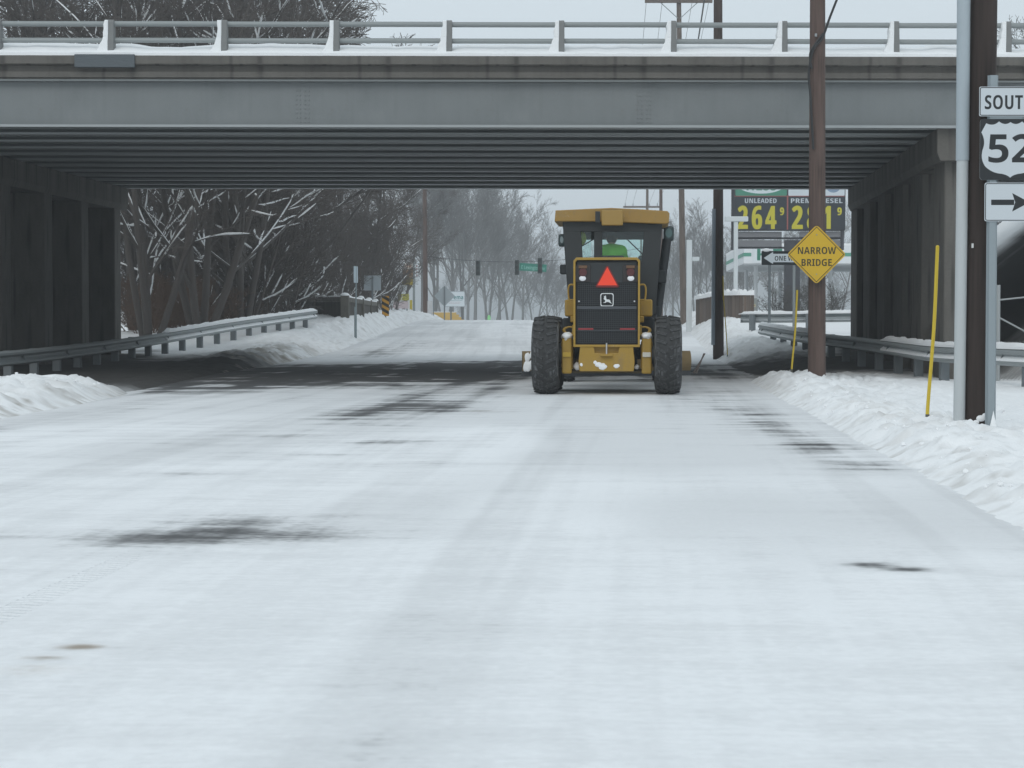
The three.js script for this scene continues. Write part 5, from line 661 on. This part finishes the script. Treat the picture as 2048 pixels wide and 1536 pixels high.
[[1455, 200, 'far', 0.55], [1500, 210, 'far2', 0.55], [1545, 195, 'far', 0.5], [1590, 205, 'far2', 0.55], [1640, 190, 'far', 0.55], [1680, 180, 'far2', 0.6], [1615, 170, 'far2', 0.45], [1470, 230, 'far2', 0.6]].forEach(([px, D, k, s], i) => tree('bare_tree', k, 'grey bare tree in the row behind the fuel canopy', px, D, s, i * 1.3, 'trees behind the fuel station', [barkHaze, barkHaze]));
tree('bare_tree', 'snowy2', 'bare tree with a few twigs above the railing at the far right', 2170, 78, 0.85, 1.0, null, [barkGrey, barkGrey]);
{ let i = 0; const gl = 'brown twiggy sapling in the thicket left of the road behind the guardrail';
  for (let k = 0; k < 34; k++) { const px = 275 + k * 15.5 + rr(-12, 12), D = rr(74, 92) + Math.max(0, px - 540) * 0.2; tree('bare_sapling', 'sapling', gl, px, D, rr(0.75, 1.25), rr(0, 6.28), 'saplings in the left thicket', [barkBrown, barkBrown]); }
  for (let k = 0; k < 16; k++) { const px = 280 + k * 17 + rr(-10, 10), D = px > 440 ? rr(80, 88) : rr(66, 78); tree('bare_shrub', 'brush', 'low brown bare shrub at the foot of the trees behind the left guardrail', px, D, rr(0.7, 1.1), rr(0, 6.28), 'shrubs behind the left guardrail', [M(0.13, 0.085, 0.06), M(0.13, 0.085, 0.06)]); }
  [[1560, 88], [1650, 84], [1620, 92]].forEach(([px, D]) => tree('bare_shrub', 'brush', 'low bare shrub in the snow under the fuel price sign', px, D, 0.8, px, 'shrubs by the fuel station', [barkGrey, barkGrey]));
  [[1990, 64], [2030, 66], [2070, 64]].forEach(([px, D]) => tree('bare_sapling', 'sapling', 'grey bare sapling on the embankment at the right edge', px, D, 0.8, px, 'saplings on the right embankment', [barkGrey, barkGrey]));
  { // snow covered branch leaning by the parapet
    const D = 84, o = thing('leaning_branch', 'slender snow covered branch leaning over the parapet end', 'branch'); const pts = [[570, 622], [598, 593], [620, 575], [638, 562], [646, 552], [648, 535]].map(([x, y]) => at(x, y, D)); pts[0].y = ground(pts[0].x, D) - 0.1; mesh('stem', tube(pts, 0.035, 6, 40), bark, o); mesh('snow', tube(pts.slice(1).map(p => p.clone().add(V(0, 0.045, 0.01))), 0.04, 6, 40), snowPlain, o); }
}
// far wood, one mass behind everything
{ const P = protos.far2, mw = new THREE.InstancedMesh(P.twig, barkHaze, 60); mw.name = 'far_wood'; mw.userData = { kind: 'stuff', label: 'far off hazy bare wood closing the view along the road', category: 'wood' }; const m4 = new THREE.Matrix4(); for (let k = 0; k < 60; k++) { const D = rr(380, 480), X = rr(-150, 170); m4.compose(V(X, ground(X, D, false) - 0.5, -D), new THREE.Quaternion().setFromAxisAngle(V(0, 1, 0), rr(0, 6)), V(1, 1, 1).multiplyScalar(rr(0.8, 1.1))); mw.setMatrixAt(k, m4); } mw.castShadow = mw.receiveShadow = true; scene.add(mw); }
// loose snow clods along the ploughed banks
{ const gs = new THREE.IcosahedronGeometry(1, 1); { const p = gs.attributes.position; for (let i = 0; i < p.count; i++) { const f = 0.75 + 0.5 * hash(Math.round(p.getX(i) * 50), Math.round(p.getY(i) * 50 + p.getZ(i) * 31)); p.setXYZ(i, p.getX(i) * f, p.getY(i) * f * 0.75, p.getZ(i) * f); } gs.computeVertexNormals(); }
  const N = 700, im = new THREE.InstancedMesh(gs, snowPlain, N), m4 = new THREE.Matrix4(); im.name = 'snow_clods'; im.userData = { kind: 'stuff', label: 'loose clods of ploughed snow along the road banks', category: 'snow' };
  for (let k = 0; k < N; k++) { const right = k % 4 !== 0, D = right ? lerp(11, 40, Math.pow(rnd(), 1.3)) : rr(18, 33), t = 0.35 + Math.abs(rr(-1, 1) + rr(-1, 1)) * (right ? 1.3 : 1), X = right ? rightEdge(D) + t : leftEdge(D) - t, r = 0.006 + 0.022 * Math.pow(rnd(), 3); m4.compose(V(X, Math.max(ground(X, D), roadY(D)) + r * 0.3, -D), new THREE.Quaternion().setFromEuler(new THREE.Euler(rr(0, 6), rr(0, 6), rr(0, 6))), V(r, r, r)); im.setMatrixAt(k, m4); } im.castShadow = im.receiveShadow = true; scene.add(im); }
console.log('trees');
renderer.render(scene, camera);
